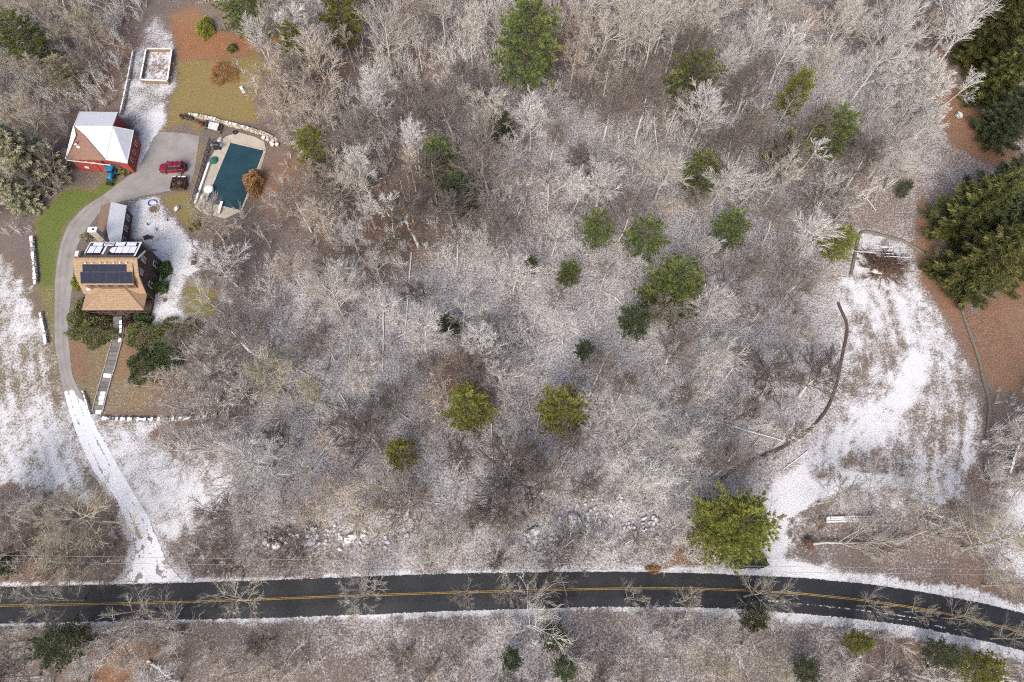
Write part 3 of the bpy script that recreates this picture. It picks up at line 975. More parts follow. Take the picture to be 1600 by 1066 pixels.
    for i in range(6):
        MB().box((-69.75 + i * 1.89, 46.6, 1.6), (0.16, 0.16, 2.25)).build('porch_post', 'wood_dark', h)
    MB().bar((-69.7, 46.6, 1.2), (-66.2, 46.6, 1.2), 0.07, 0.1).build('porch_rail', 'wood_dark', h)
    MB().bar((-63.8, 46.6, 1.2), (-60.3, 46.6, 1.2), 0.07, 0.1).build('porch_rail', 'wood_dark', h)
    MB().box((-69.6, 53.9, 7.75), (0.5, 0.9, 0.6)).build('vent_box', 'white', h)
    MB().blob((-68.6, 49.2, 4.6), (0.35, 0.25, 0.12), 3, 1).build('snow', 'snow', h)
    return h


build_house()


def build_garage():
    g = thing('garage_wing', (-68.8, 63, 0), 'long low garage with snow on its east roof slope beside the driveway', 'garage')
    Rn, Rs = (-68.75, 66.0, 4.4), (-68.05, 58.2, 4.4)
    En, Es = (-66.95, 66.3, 2.75), (-66.35, 58.2, 2.75)
    Wn, Ws = (-71.45, 66.3, 2.75), (-70.9, 58.2, 2.75)
    rf = roof_slab(g, 'roof', [Rs, Rn, Wn, Ws], 'shingle_brown', 0.15)
    roof_slab(rf, 'east_slope', [Rs, Es, En, Rn], 'shingle_brown', 0.15)
    e = 0.06
    MB().slab([(-68.30, 60.6, 4.44 + e), (-67.55, 58.35, 3.95 + e), (Es[0], Es[1] + .15, Es[2] + .05 + e), (En[0], En[1] - .05, En[2] + .05 + e), (Rn[0], Rn[1] - .05, Rn[2] + e)], 0.06).build('snow', 'snow', rf)
    MB().slab([(-68.30, 60.6, 4.43 + e), (-68.1, 58.4, 4.41 + e), (-67.55, 58.35, 3.95 + e)], 0.02).build('painted_chimney_shadow', 'shingle_dark', rf)  # dark patch painted in as the chimney's shadow on the roof
    pl = [(-71.1, 66.0), (-70.6, 58.2), (-66.75, 58.2), (-67.3, 66.0)]
    MB().prism(pl[::-1], 0, 2.62).build('wall', 'siding', g)
    MB().add([(-71.1, 66.0, 2.6), (-67.3, 66.0, 2.6), (-68.75, 65.98, 4.25)], [(0, 1, 2)]).build('gable', 'siding', g)
    for i in range(2):
        y = 64.3 - i * 3.4
        MB().box((-71.0 + i * .2, y, 1.15), (0.12, 2.5, 2.2), 0.06).build('garage_door', 'wood', g)
    for i in range(3):
        window(g, (-67.13 + i * 0.16, 64.6 - i * 2.2, 1.5), 0.9, 1.0, 'x', 1)
    # chimney at the south end
    c = MB()
    c.box((-68.95, 59.0, 3.4), (1.35, 0.8, 6.8))
    ch = c.build('chimney', 'chimney', g)
    MB().box((-68.95, 59.0, 6.86), (1.5, 0.95, 0.14)).build('cap', 'snow', ch)
    MB().box((-68.8, 59.0, 6.95), (0.32, 0.32, 0.08)).build('flue', 'black', ch)
    return g


build_garage()


def build_barn():
    b = thing('barn', (-74, 80, 0), 'red barn with snowy cross gable roof and bare brown shingle corner', 'barn')
    A, B, C, D = (-79.35, 86.0, 3.5), (-72.35, 85.9, 3.5), (-70.65, 80.5, 6.2), (-68.55, 81.8, 3.5)
    E_, F_, G, H, I = (-68.2, 74.55, 3.5), (-71.25, 74.3, 4.9), (-79.35, 75.5, 3.5), (-77.5, 80.5, 6.2), (-76.25, 79.6, 4.95)
    rf = MB().slab([A, B, C, H], 0.18).build('roof', 'shingle_red', b)
    for nm, pts in (('roof_plane', [H, C, I]), ('roof_plane', [C, F_, I]), ('roof_plane', [C, D, E_, F_]), ('brown_plane', [H, I, G]), ('brown_plane', [I, F_, G])):
        if Vector(pts[1]).__sub__(Vector(pts[0])).cross(Vector(pts[2]) - Vector(pts[0])).z < 0:
            pts = pts[::-1]
        MB().slab(pts, 0.18).build(nm, 'shingle_red', rf)

    def up(p, d=0.09):
        return (p[0], p[1], p[2] + d)
    for pts in ([A, B, C, H], [H, C, I], [C, F_, I], [C, D, E_, F_]):
        q = [up(p) for p in pts]
        if (Vector(q[1]) - Vector(q[0])).cross(Vector(q[2]) - Vector(q[0])).z < 0:
            q = q[::-1]
        MB().slab(q, 0.085).build('snow', 'snow', rf)
    # snow strip left along the west rake
    v = Vector
    MB().slab([up(p) for p in (H, tuple(v(H) * .72 + v(G) * .28 + v((0.75, 0, .02))), tuple(v(H) * .35 + v(G) * .65 + v((0.42, 0, .02))), tuple(v(H) * .04 + v(G) * .96 + v((0.12, 0, 0))), G)][::-1], 0.085).build('snow', 'snow_dirty', rf)
    MB().bar(up(H, .05), up(G, .05), 0.16, 0.2).build('rake_board', 'white', b)
    MB().bar(up(A, 0), up(H, 0), 0.16, 0.2).build('rake_board', 'white', b)
    # dark bars painted in as the shadow line of the brown corner
    MB().bar(up(H, .1), up(I, .1), 0.12, 0.1).build('painted_shadow_edge', 'shingle_dark', rf)
    MB().bar(up(I, .1), up(F_, .1), 0.12, 0.1).build('painted_shadow_edge', 'shingle_dark', rf)
    MB().tube([(-77.3, 78.1, 4.2), (-77.3, 78.1, 5.0)], 0.07, 8).build('vent_pipe', 'black', rf)
    for k, (x, y, z) in enumerate(((-77.25, 77.6, 4.35), (-77.0, 77.4, 4.35), (-77.7, 78.0, 4.5))):
        MB().blob((x, y, z), (0.32, 0.18, 0.09), k, 1).build('snow', 'snow', rf)
    # walls: an L in plan with gables
    pl = [(-79.0, 75.8), (-73.2, 75.2), (-73.2, 75.5), (-68.7, 75.0), (-68.9, 81.5), (-72.7, 81.7), (-72.6, 85.7), (-79.0, 85.7)]
    MB().prism(pl, 0, 3.32).build('wall', 'red', b)
    MB().add([(-72.62, 85.7, 3.3), (-72.62, 81.0, 3.3), (-71.6, 81.0, 5.3)], [(0, 1, 2)]).build('gable', 'red', b)
    MB().add([(-78.95, 75.65, 3.3), (-68.75, 74.95, 3.3), (-71.25, 74.8, 4.6)], [(0, 1, 2)]).build('gable', 'red', b)
    MB().add([(-79.0, 75.8, 3.3), (-79.0, 85.7, 3.3), (-77.9, 80.6, 5.8)], [(2, 1, 0)]).build('gable', 'red', b)
    for i in range(3):
        MB().box((-77.6 + i * 1.35, 75.66 - i * 0.14, 2.7), (0.6, 0.08, 0.35), -0.1).build('window', 'white', b)
    MB().box((-77.0, 75.5, 1.1), (0.8, 0.1, 0.5), -0.1).build('window', 'white', b)
    MB().box((-75.6, 75.4, 1.2), (1.7, 0.12, 2.3), -0.1).build('door', 'red', b)
    MB().box((-71.6, 75.3, 1.2), (2.2, 0.12, 2.3), -0.1).build('door', 'wood_dark', b)
    for y in (76.6, 78.4, 80.2):
        window(b, (-68.78, y, 1.8), 0.7, 0.9, 'x', 1)
    MB().bar((-79.35, 75.45, 3.28), (-71.3, 74.35, 3.3), 0.1, 0.14).build('gutter', 'white', b)
    return b


build_barn()


# ------------------------------------------------------------------ vehicles
def loft(mb, secs):
    """closed rings of equal length joined in order, ends capped"""
    o = len(mb.v)
    n = len(secs[0])
    for s in secs:
        mb.v += [tuple(p) for p in s]
    for i in range(len(secs) - 1):
        for j in range(n):
            a, b = o + i * n + j, o + i * n + (j + 1) % n
            mb.f.append((a, b, b + n, a + n))
    mb.f.append(tuple(o + j for j in range(n))[::-1])
    mb.f.append(tuple(o + (len(secs) - 1) * n + j for j in range(n)))


def car(loc, rz, paint, label, name, tall=True, rack=True):
    c = thing(name, loc, label, 'car')

    def B(mb, nm, mat, par=None, smooth=False):
        me = mb.mesh(nm, M[mat], (0, 0, 0), smooth)
        o = link(nm, me, par or c)
        return o
    k = 1.0 if tall else 0.84

    def ring(x, w, z0, z1):
        return [(x, -w * .94, z0), (x, w * .94, z0), (x, w, z0 + .18), (x, w, z1 - .22), (x, w * .93, z1 - .06), (x, w * .8, z1), (x, -w * .8, z1), (x, -w * .93, z1 - .06), (x, -w, z1 - .22), (x, -w, z0 + .18)]
    body = MB()
    loft(body, [ring(*s) for s in ((-2.32, .80, .45, .95 * k), (-2.2, .89, .36, 1.05 * k), (-1.5, .92, .3, 1.08 * k), (0.0, .92, .28, 1.08 * k), (0.95, .91, .3, 1.06 * k), (1.6, .90, .3, 1.0 * k), (2.1, .86, .35, .92 * k), (2.3, .74, .42, .80 * k))])
    bo = B(body, 'body', paint)
    hood = MB()
    loft(hood, [[(x, -w, z), (x, -w * .5, z + .035), (x, w * .5, z + .035), (x, w, z), (x, 0, z - .05)] for x, w, z in ((0.98, .72, 1.065 * k), (1.6, .70, 1.005 * k), (2.08, .62, .925 * k))])
    B(hood, 'hood', paint)
    cab = MB()
    zt = 1.72 * k if tall else 1.42
    loft(cab, [[(.98, -.78, 1.03 * k), (.98, .78, 1.03 * k), (-2.18, .78, 1.03 * k), (-2.18, -.78, 1.03 * k)], [(.28, -.62, zt), (.28, .62, zt), (-1.98, .64, zt), (-1.98, -.64, zt)]])
    B(cab, 'glasshouse', 'glass')
    rf = MB()
    loft(rf, [[(.30, -.60, zt - .02), (.30, .60, zt - .02), (-2.0, .63, zt - .02), (-2.0, -.63, zt - .02)], [(.22, -.56, zt + .05), (.22, .56, zt + .05), (-1.94, .58, zt + .05), (-1.94, -.58, zt + .05)]])
    ro = B(rf, 'roof', paint)
    for s in (-1, 1):
        for (a, b) in (((.98, .79), (.28, .63)), ((-.35, .80), (-.42, .65)), ((-1.25, .80), (-1.28, .66)), ((-2.16, .79), (-1.98, .65))):
            B(MB().bar((a[0], s * a[1], 1.03 * k), (b[0], s * b[1], zt), 0.07, 0.07), 'pillar', paint)
        if rack:
            B(MB().bar((.1, s * .55, zt + .11), (-1.85, s * .57, zt + .11), 0.05, 0.05), 'roof_rail', 'chrome', ro)
        B(MB().box((.85, s * 1.02, 1.12 * k), (.14, .2, .16)), 'mirror', 'black')
        B(MB().box((2.2, s * .62, .72 * k), (.14, .32, .16)), 'headlight', 'lamp_clear')
        B(MB().box((-2.27, s * .74, .85 * k), (.12, .16, .34)), 'taillight', 'lamp_red')
        for x in (1.45, -1.42):
            w = B(MB().disc((x, s * .84, .36), .36, .24, 18, 'y'), 'wheel', 'rubber')
            B(MB().disc((x, s * .955, .36), .21, .03, 12, 'y'), 'rim', 'chrome', w)
    for s in (-1, 1):
        dr = MB().box((-.85, s * .925, .66 * k), (.98, .012, .5 * k))
        d = B(dr, 'door', paint)
        B(MB().box((-1.15, s * .945, .86 * k), (.2, .02, .05)), 'handle', 'black', d)
        d = B(MB().box((.2, s * .925, .66 * k), (1.02, .012, .5 * k)), 'door', paint)
        B(MB().box((-.15, s * .945, .86 * k), (.2, .02, .05)), 'handle', 'black', d)
    B(MB().box((2.28, 0, .52), (.14, 1.5, .2)), 'bumper', 'black')
    B(MB().box((-2.33, 0, .52), (.14, 1.6, .22)), 'bumper', 'black')
    B(MB().bar((.9, -.5, 1.13 * k), (.62, .1, 1.36 * k), .03, .03), 'wiper', 'black')
    if rack:
        for x in (-.45, -1.3):
            B(MB().bar((x, -.56, zt + .13), (x, .56, zt + .13), 0.06, 0.04), 'crossbar', 'black', ro)
        B(MB().disc((-2.42, .12, .95), .33, .2, 16, 'x'), 'spare_wheel', 'rubber')
    c.rotation_euler = (0, 0, rz)
    return c


car((-61.75, 75.75, 0.03), math.radians(183), 'car_red', 'red four-door car with roof rails parked on the grey court', 'parked_car')
pc = U(1171, 878)
car((pc[0], pc[1], 0.08), math.radians(2), 'car_dark', 'dark green car half hidden under the big yellow-green pine', 'parked_car', tall=False, rack=False)


# ------------------------------------------------------------------ vegetation meshes
def jit_dir(d, ang, az):
    d = d.normalized()
    ref = Vector((0, 0, 1)) if abs(d.z) < 0.9 else Vector((1, 0, 0))
    x = d.cross(ref).normalized()
    y = d.cross(x)
    return (d * math.cos(ang) + (x * math.cos(az) + y * math.sin(az)) * math.sin(ang)).normalized()


def twig_pyramids(P, D, L, W):
    """three-sided tapering twigs, all at once"""
    P, D = np.asarray(P, float), np.asarray(D, float)
    L, W = np.asarray(L, float)[:, None], np.asarray(W, float)[:, None]
    ref = np.where(np.abs(D[:, 2:3]) < 0.9, np.array([[0, 0, 1.0]]), np.array([[1.0, 0, 0]]))
    X = np.cross(D, ref)
    X /= np.linalg.norm(X, axis=1)[:, None] + 1e-9
    Y = np.cross(D, X)
    a = P + X * W
    b = P - X * W * .5 + Y * W * .87
    c = P - X * W * .5 - Y * W * .87
    t = P + D * L
    n = len(P)
    V = np.stack([a, b, c, t], 1).reshape(-1, 3)
    i = np.arange(n) * 4
    F = np.concatenate([np.stack([i, i + 1, i + 3], 1), np.stack([i + 1, i + 2, i + 3], 1), np.stack([i + 2, i, i + 3], 1)])
    return V, F


def bare_tree(seed, h=15.0, clear=0.38, spread=0.34, ang=(32, 58), limbs=14, l2=8, l3=8, l4=4, r0=0.20, leader=0.85, droop=0.0, twr=0.011, multi=1):
    rr = random.Random(seed)
    tr, cr = MB(), MB()
    P4, D4, L4, W4 = [], [], [], []

    def grow(start, d, length, rad, segs, wob, upb):
        pts, rds = [Vector(start)], [rad]
        d = Vector(d).normalized()
        for i in range(segs):
            d = (d + Vector((rr.gauss(0, wob), rr.gauss(0, wob), rr.gauss(0, wob) + upb))).normalized()
            pts.append(pts[-1] + d * length / segs)
            rds.append(rad * (1 - 0.82 * (i + 1) / segs))
        return pts, rds

    def at(pts, u):
        k = u * (len(pts) - 1)
        i = min(int(k), len(pts) - 2)
        f = k - i
        return pts[i].lerp(pts[i + 1], f), (pts[i + 1] - pts[i]).normalized()

    def limb(p, d, L, rad):
        pts, rds = grow(p, d, L, rad, 5, 0.07, 0.09 - droop)
        cr.tube(pts, rds, 4, False)
        for j in range(l2):
            u = 0.22 + 0.78 * (j + rr.random() * .6) / l2
            q, dd = at(pts, min(u, .99))
            d2 = jit_dir(dd, math.radians(rr.uniform(20, 44)), rr.uniform(0, 6.28))
            L2 = L * rr.uniform(.42, .64) * (1.15 - .5 * u)
            p2, r2 = grow(q, d2, L2, max(rad * .55 * (1 - .5 * u), .036), 3, 0.08, 0.08 - droop)
            cr.tube(p2, r2, 3, False)
            for k in range(l3):
                u3 = 0.15 + 0.85 * (k + rr.random()) / l3
                q3, d3 = at(p2, min(u3, .99))
                d4 = jit_dir(d3, math.radians(rr.uniform(16, 40)), rr.uniform(0, 6.28))
                L3 = max(L2 * rr.uniform(.42, .7) * (1.1 - .5 * u3), .4)
                p3, r3 = grow(q3, d4, L3, .022, 2, 0.09, 0.07 - droop)
                cr.tube(p3, [.028, .022, .010], 3, False)
                for m in range(l4):
                    u4 = rr.uniform(.1, 1)
                    q4, e4 = at(p3, min(u4, .99))
                    P4.append(q4)
                    D4.append(jit_dir(e4 + Vector((0, 0, .15 - droop * 2)), math.radians(rr.uniform(10, 36)), rr.uniform(0, 6.28)))
                    L4.append(L3 * rr.uniform(.45, .9))
                    W4.append(twr)

    for mm in range(multi):
        base = Vector((0, 0, -0.3)) if multi == 1 else Vector((rr.uniform(-.3, .3), rr.uniform(-.3, .3), -0.3))
        d0 = Vector((rr.gauss(0, .05), rr.gauss(0, .05), 1)) if multi == 1 else jit_dir(Vector((0, 0, 1)), math.radians(rr.uniform(10, 34)), mm * 6.28 / multi + rr.uniform(-.4, .4))
        tp, td = grow(base, d0, h * leader, r0 / (multi ** .4), 9, 0.05, 0.05)
        td = [max(x, .03) for x in td]
        td[0] *= 1.25
        tr.tube(tp, td, 7, False)
        nl = max(4, limbs // multi)
        for i in range(nl):
            u = clear + (1 - clear) * (i + rr.random() * .5) / nl
            p, d = at(tp, min(u, .995))
            a = math.radians(ang[1] + (ang[0] - ang[1]) * (u - clear) / (1 - clear) + rr.uniform(-8, 8))
            az = i * 2.4 + rr.uniform(-.5, .5)
            L = h * spread * (1.1 - .55 * (u - clear) / (1 - clear)) * rr.uniform(.75, 1.15)
            limb(p, jit_dir(d, a, az), L, max(r0 * .42 * (1.1 - .7 * u), .055) / (multi ** .2))
    tm = tr.mesh('trunk', None, (0, 0, 0), True)
    # crown: limb tubes (quads to tris) and twig pyramids in one mesh
    V1 = np.array(cr.v)
    F1 = np.array([f for f in cr.f if len(f) == 4])
    F1 = np.concatenate([F1[:, [0, 1, 2]], F1[:, [0, 2, 3]]])
    V2, F2 = twig_pyramids([tuple(p) for p in P4], [tuple(p) for p in D4], L4, W4)
    cm = np_mesh('crown', np.concatenate([V1, V2]), np.concatenate([F1, F2 + len(V1)]))
    for me in (tm, cm):
        me.materials.append(M['bark_pale'])
    return tm, cm, h


def tuft_cloud(P, A, tint, n, ln, wd, rng, spreadk=0.9, flat=0.0):
    """needle tufts: n slim blades at each point P, leaning along axis A"""
    P, A = np.asarray(P, float), np.asarray(A, float)
    k = len(P)
    D = A[:, None, :] + rng.normal(0, spreadk, (k, n, 3))
    D[..., 2] *= (1 - flat)
    D /= np.linalg.norm(D, axis=2)[..., None] + 1e-9
    S = np.cross(D, rng.normal(0, 1, (k, n, 3)))
    S /= np.linalg.norm(S, axis=2)[..., None] + 1e-9
    L = ln * rng.uniform(.6, 1.15, (k, n, 1))
    P0 = P[:, None, :] + rng.normal(0, ln * .12, (k, n, 3))
    a = P0 + S * wd * .5
    b = P0 - S * wd * .5
    m = P0 + D * L
    V = np.stack([a, b, m + S * wd * .18, m - S * wd * .18], 2).reshape(-1, 3)
    i = np.arange(k * n) * 4
    F = np.stack([i, i + 1, i + 3, i + 2], 1)
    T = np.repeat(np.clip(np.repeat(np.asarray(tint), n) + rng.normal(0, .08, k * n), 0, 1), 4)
    return V, F, T


def conifer(seed, kind='pine', h=15.0, rad=4.0, whorls=14, per=6, base=0.22):
    rr = random.Random(seed)
    rng = np.random.default_rng(seed)
    tr = MB()
    lean = (rr.gauss(0, .02), rr.gauss(0, .02))
    tr.tube([(lean[0] * h * t, lean[1] * h * t, -0.3 + (h + .1) * t) for t in (0, .15, .4, .7, 1)], [.26, .21, .16, .09, .02], 7, False)
    P, A, T = [], [], []
    for w in range(whorls):
        u = (w + rr.random() * .4) / whorls
        z = h * (base + (1 - base) * u)
        if kind == 'pine':
            R_ = rad * (1 - u ** 1.7) ** .75 * (0.72 + 0.28 * min(1, u * 4)) + .35
        else:
            R_ = rad * (1 - u) ** .82 + .2
        nb = per if u < .8 else max(3, per - 2)
        off = rr.uniform(0, 6.28)
        for i in range(nb):
            az = off + i * 6.283 / nb + rr.uniform(-.35, .35)
            L = R_ * rr.uniform(.68, 1.22)
            d = Vector((math.cos(az), math.sin(az), 0))
            pitch = (rr.uniform(-.05, .25) + .5 * u) if kind == 'pine' else rr.uniform(-.5, -.25) + .5 * u
            pts = []
            ns = 6
            for s in range(ns + 1):
                t = s / ns
                if kind == 'pine':
                    zz = z + L * (pitch * t + .16 * t * t)
                else:
                    zz = z + L * (pitch * t + .38 * t * t)
                sw = rr.gauss(0, .04) * L * t
                pts.append(Vector((d.x * L * t - d.y * sw + lean[0] * z, d.y * L * t + d.x * sw + lean[1] * z, zz)))
            tr.tube(pts, [max(.055 * (1 - .8 * s / ns), .012) for s in range(ns + 1)], 3, False)
            tb = rr.random()
            if kind == 'pine':
                # side shoots, each ending in a dense upturned pad of needles
                nsh = int(3 + L * 1.7)
                for j in range(nsh):
                    t = .30 + .70 * (j + .5 + rr.uniform(-.3, .3)) / nsh
                    k = min(t, .999) * ns
                    ii = min(int(k), ns - 1)
                    q = pts[ii].lerp(pts[ii + 1], k - ii)
                    side = (-1) ** j
                    wid = (L * .34 * (1.12 - t) + .15) * rr.uniform(.6, 1.2)
                    sd = (Vector((-d.y * side, d.x * side, 0)) + d * .7 + Vector((0, 0, rr.uniform(.0, .3)))).normalized()
                    if j == nsh - 1:
                        sd, wid = (d + Vector((0, 0, .35))).normalized(), .3
                    tt = rr.random()
                    for m in range(6):
                        f = (m + 1) / 6
                        o = sd * wid * f + Vector((rr.gauss(0, .09), rr.gauss(0, .09), rr.gauss(.03, .06)))
                        P.append(tuple(q + o))
                        A.append(tuple(sd * .9 + Vector((0, 0, .75))))
                        T.append(min(1, max(0, .18 * tb + .30 * tt + .30 * f + .22 * t + rr.gauss(0, .05))))  # tint rises toward shoot ends: sunlit yellow-green painted into the needles
                continue
            m = int(5 + L * 7.5)
            for j in range(m):
                t = .22 + .78 * (j + rr.random()) / m
                k = t * ns
                ii = min(int(k), ns - 1)
                q = pts[ii].lerp(pts[ii + 1], k - ii)
                side = rr.choice((-1, 1))
                wid = L * .30 * (1.15 - t) + .12
                o = Vector((-d.y * side, d.x * side, 0)) * rr.uniform(0, wid * .62) + Vector((0, 0, rr.uniform(-.30, .06)))
                ax = (d * 1.0 + Vector((-d.y * side, d.x * side, 0)) * .55 + Vector((0, 0, .05)))
                P.append(tuple(q + o))
                A.append(tuple(ax))
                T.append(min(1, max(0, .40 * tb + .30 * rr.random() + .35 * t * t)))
    if kind == 'pine':
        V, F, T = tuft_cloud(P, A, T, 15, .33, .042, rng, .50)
    else:
        V, F, T = tuft_cloud(P, A, T, 7, .55, .11, rng, .40)
    tm = tr.mesh('trunk', M['bark_dark'], (0, 0, 0), True)
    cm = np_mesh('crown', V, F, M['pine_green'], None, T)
    return tm, cm, h


def leafy_dome(seed, rx, ry, rz, n, ln=0.2, wd=0.09):
    rng = np.random.default_rng(seed)
    D = rng.normal(0, 1, (n, 3))
    D[:, 2] = np.abs(D[:, 2])
    D /= np.linalg.norm(D, axis=1)[:, None]
    q = 1 + .16 * np.sin(D[:, 0] * 5 + seed) + .14 * np.sin(D[:, 1] * 6 + 2 * seed) + .10 * np.sin(D[:, 0] * 11 - D[:, 1] * 9)
    r = q * rng.uniform(.72, 1.0, n) ** .5
    P = D * r[:, None] * np.array([rx, ry, rz])
    A = D * .7 + np.array([0, 0, .4])
    t = np.clip(rng.random(n) * .7 + .3 * rng.random(n), 0, 1)
    V, F, T = tuft_cloud(P, A, t, 5, ln, wd, rng, .75)
    return np_mesh('foliage', V, F, M['rhodo'], None, T)


def twig_dome(seed, n=240, hgt=2.0, wide=1.6, w=.02, fan=.9):
    """many-stemmed leafless shrub"""
    rng = np.random.default_rng(seed)
    P, D, L, W = [], [], [], []
    for i in range(max(3, n // 14)):
        az, tilt = rng.uniform(0, 6.28), abs(rng.normal(0, fan * .55))
        tilt = min(tilt, 1.25)
        d = np.array([math.cos(az) * math.sin(tilt), math.sin(az) * math.sin(tilt), math.cos(tilt)])
        p = rng.normal(0, .12, 3) * np.array([wide * .5, wide * .5, 0])
        l = hgt * rng.uniform(.7, 1.15)
        P.append(p)
        D.append(d)
        L.append(l)
        W.append(w * 1.6)
        for j in range(13):
            t = rng.uniform(.2, .95)
            dd = d + rng.normal(0, .45, 3) + np.array([0, 0, .15])
            dd /= np.linalg.norm(dd)
            P.append(p + d * l * t)
            D.append(dd)
            L.append(l * rng.uniform(.2, .5))
            W.append(w)
    return twig_pyramids(P, D, L, W)


BARE = [bare_tree(11, 16, .40, .33, (22, 46)), bare_tree(12, 17, .48, .28, (20, 42), 13), bare_tree(13, 14, .32, .38, (26, 52), 15), bare_tree(14, 18, .52, .26, (18, 40), 12, 8, 8, 4, .22),
        bare_tree(15, 13, .36, .36, (24, 50), 14), bare_tree(16, 15, .44, .30, (22, 44), 13), bare_tree(17, 12, .25, .42, (28, 54), 15), bare_tree(18, 15, .36, .34, (20, 48), 16), bare_tree(19, 14, .5, .36, (24, 58), 11, 9, 8, 4)]
OAK = [bare_tree(21, 15, .28, .50, (40, 72), 11, 8, 8, 5, .34, .8, .02), bare_tree(22, 14, .30, .46, (42, 70), 10, 9, 8, 5, .32, .78, .02)]
MULTI = [bare_tree(31, 11, .28, .34, (22, 46), 24, 6, 6, 3, .15, .9, 0, .012, 6), bare_tree(32, 9, .22, .38, (24, 50), 26, 6, 6, 3, .13, .9, 0, .012, 7)]
SLIM = [bare_tree(41, 17, .60, .17, (24, 46), 9, 6, 6, 5, .15), bare_tree(42, 15, .55, .19, (26, 50), 9, 6, 6, 5, .14)]
PINES = [conifer(51, 'pine', 15, 3.9, 12, 6, .20), conifer(52, 'pine', 13, 4.2, 11, 6, .16), conifer(53, 'pine', 17, 4.0, 15, 6, .26), conifer(54, 'pine', 13, 4.3, 15, 8, .08)]
SPRUCES = [conifer(61, 'spruce', 18, 4.6, 24, 9, .06), conifer(62, 'spruce', 16, 4.2, 22, 9, .05)]
SPARSE = [bare_tree(71, 12, .30, .46, (34, 62), 9, 6, 6, 3, .2, .8, 0, .012), bare_tree(72, 11, .26, .52, (36, 66), 8, 7, 6, 3, .2, .78, 0, .012), bare_tree(73, 13, .34, .40, (30, 58), 10, 6, 6, 3, .19, .82, 0, .012)]
print('plants done')


def put_tree(name, kit, base, hgt, tone, label, cat='tree', group=None, rz=None, wide=1.0, tilt=None, crown_mat=None):
    tm, cm, h0 = kit
    t = thing(name, (base[0], base[1], 0.0), label, cat, group)
    s = hgt / h0
    t.scale = (s * wide, s * wide, s)
    t.rotation_euler = (tilt[0] if tilt else 0, tilt[1] if tilt else 0, R.uniform(0, 6.28) if rz is None else rz)
    for nm, me, mt in (('trunk', tm, tone), ('crown', cm, crown_mat or tone)):
        o = link(nm, me, t)
        o.material_slots[0].link = 'OBJECT'
        o.material_slots[0].material = M[mt]
    return t


SHRUBS = []
TREES = []          # bare trees awaiting a label: (object, base, tone word)
TAKEN = []          # trunk positions


def from_crown(px, py, h, f=0.62):
    p = U(px, py, h * f)
    return (p[0], p[1])


TONEWORD = {'bark_pale': 'pale grey', 'bark_tan': 'tan', 'bark_grey': 'grey', 'bark_olive': 'olive grey', 'bark_dark': 'dark', 'bark_cream': 'cream coloured', 'bark_road': 'tan-grey'}


def bare(kit, base, hgt, tone, rz=None, wide=1.0, tilt=None, name='bare_tree', dark_trunk=False):
    sh = any(kit is k for k in MULTI)
    t = put_tree('bare_shrub' if sh else name, kit, base, hgt, tone, '-', 'shrub' if sh else 'tree', 'many-stemmed leafless shrubs' if sh else 'leafless trees of the woodland', rz, wide, tilt, tone)
    if dark_trunk:
        t.children[0].material_slots[0].material = M['bark_trunk']
    (SHRUBS if sh else TREES).append((t, base, tone, hgt))
    TAKEN.append(base)
    return t


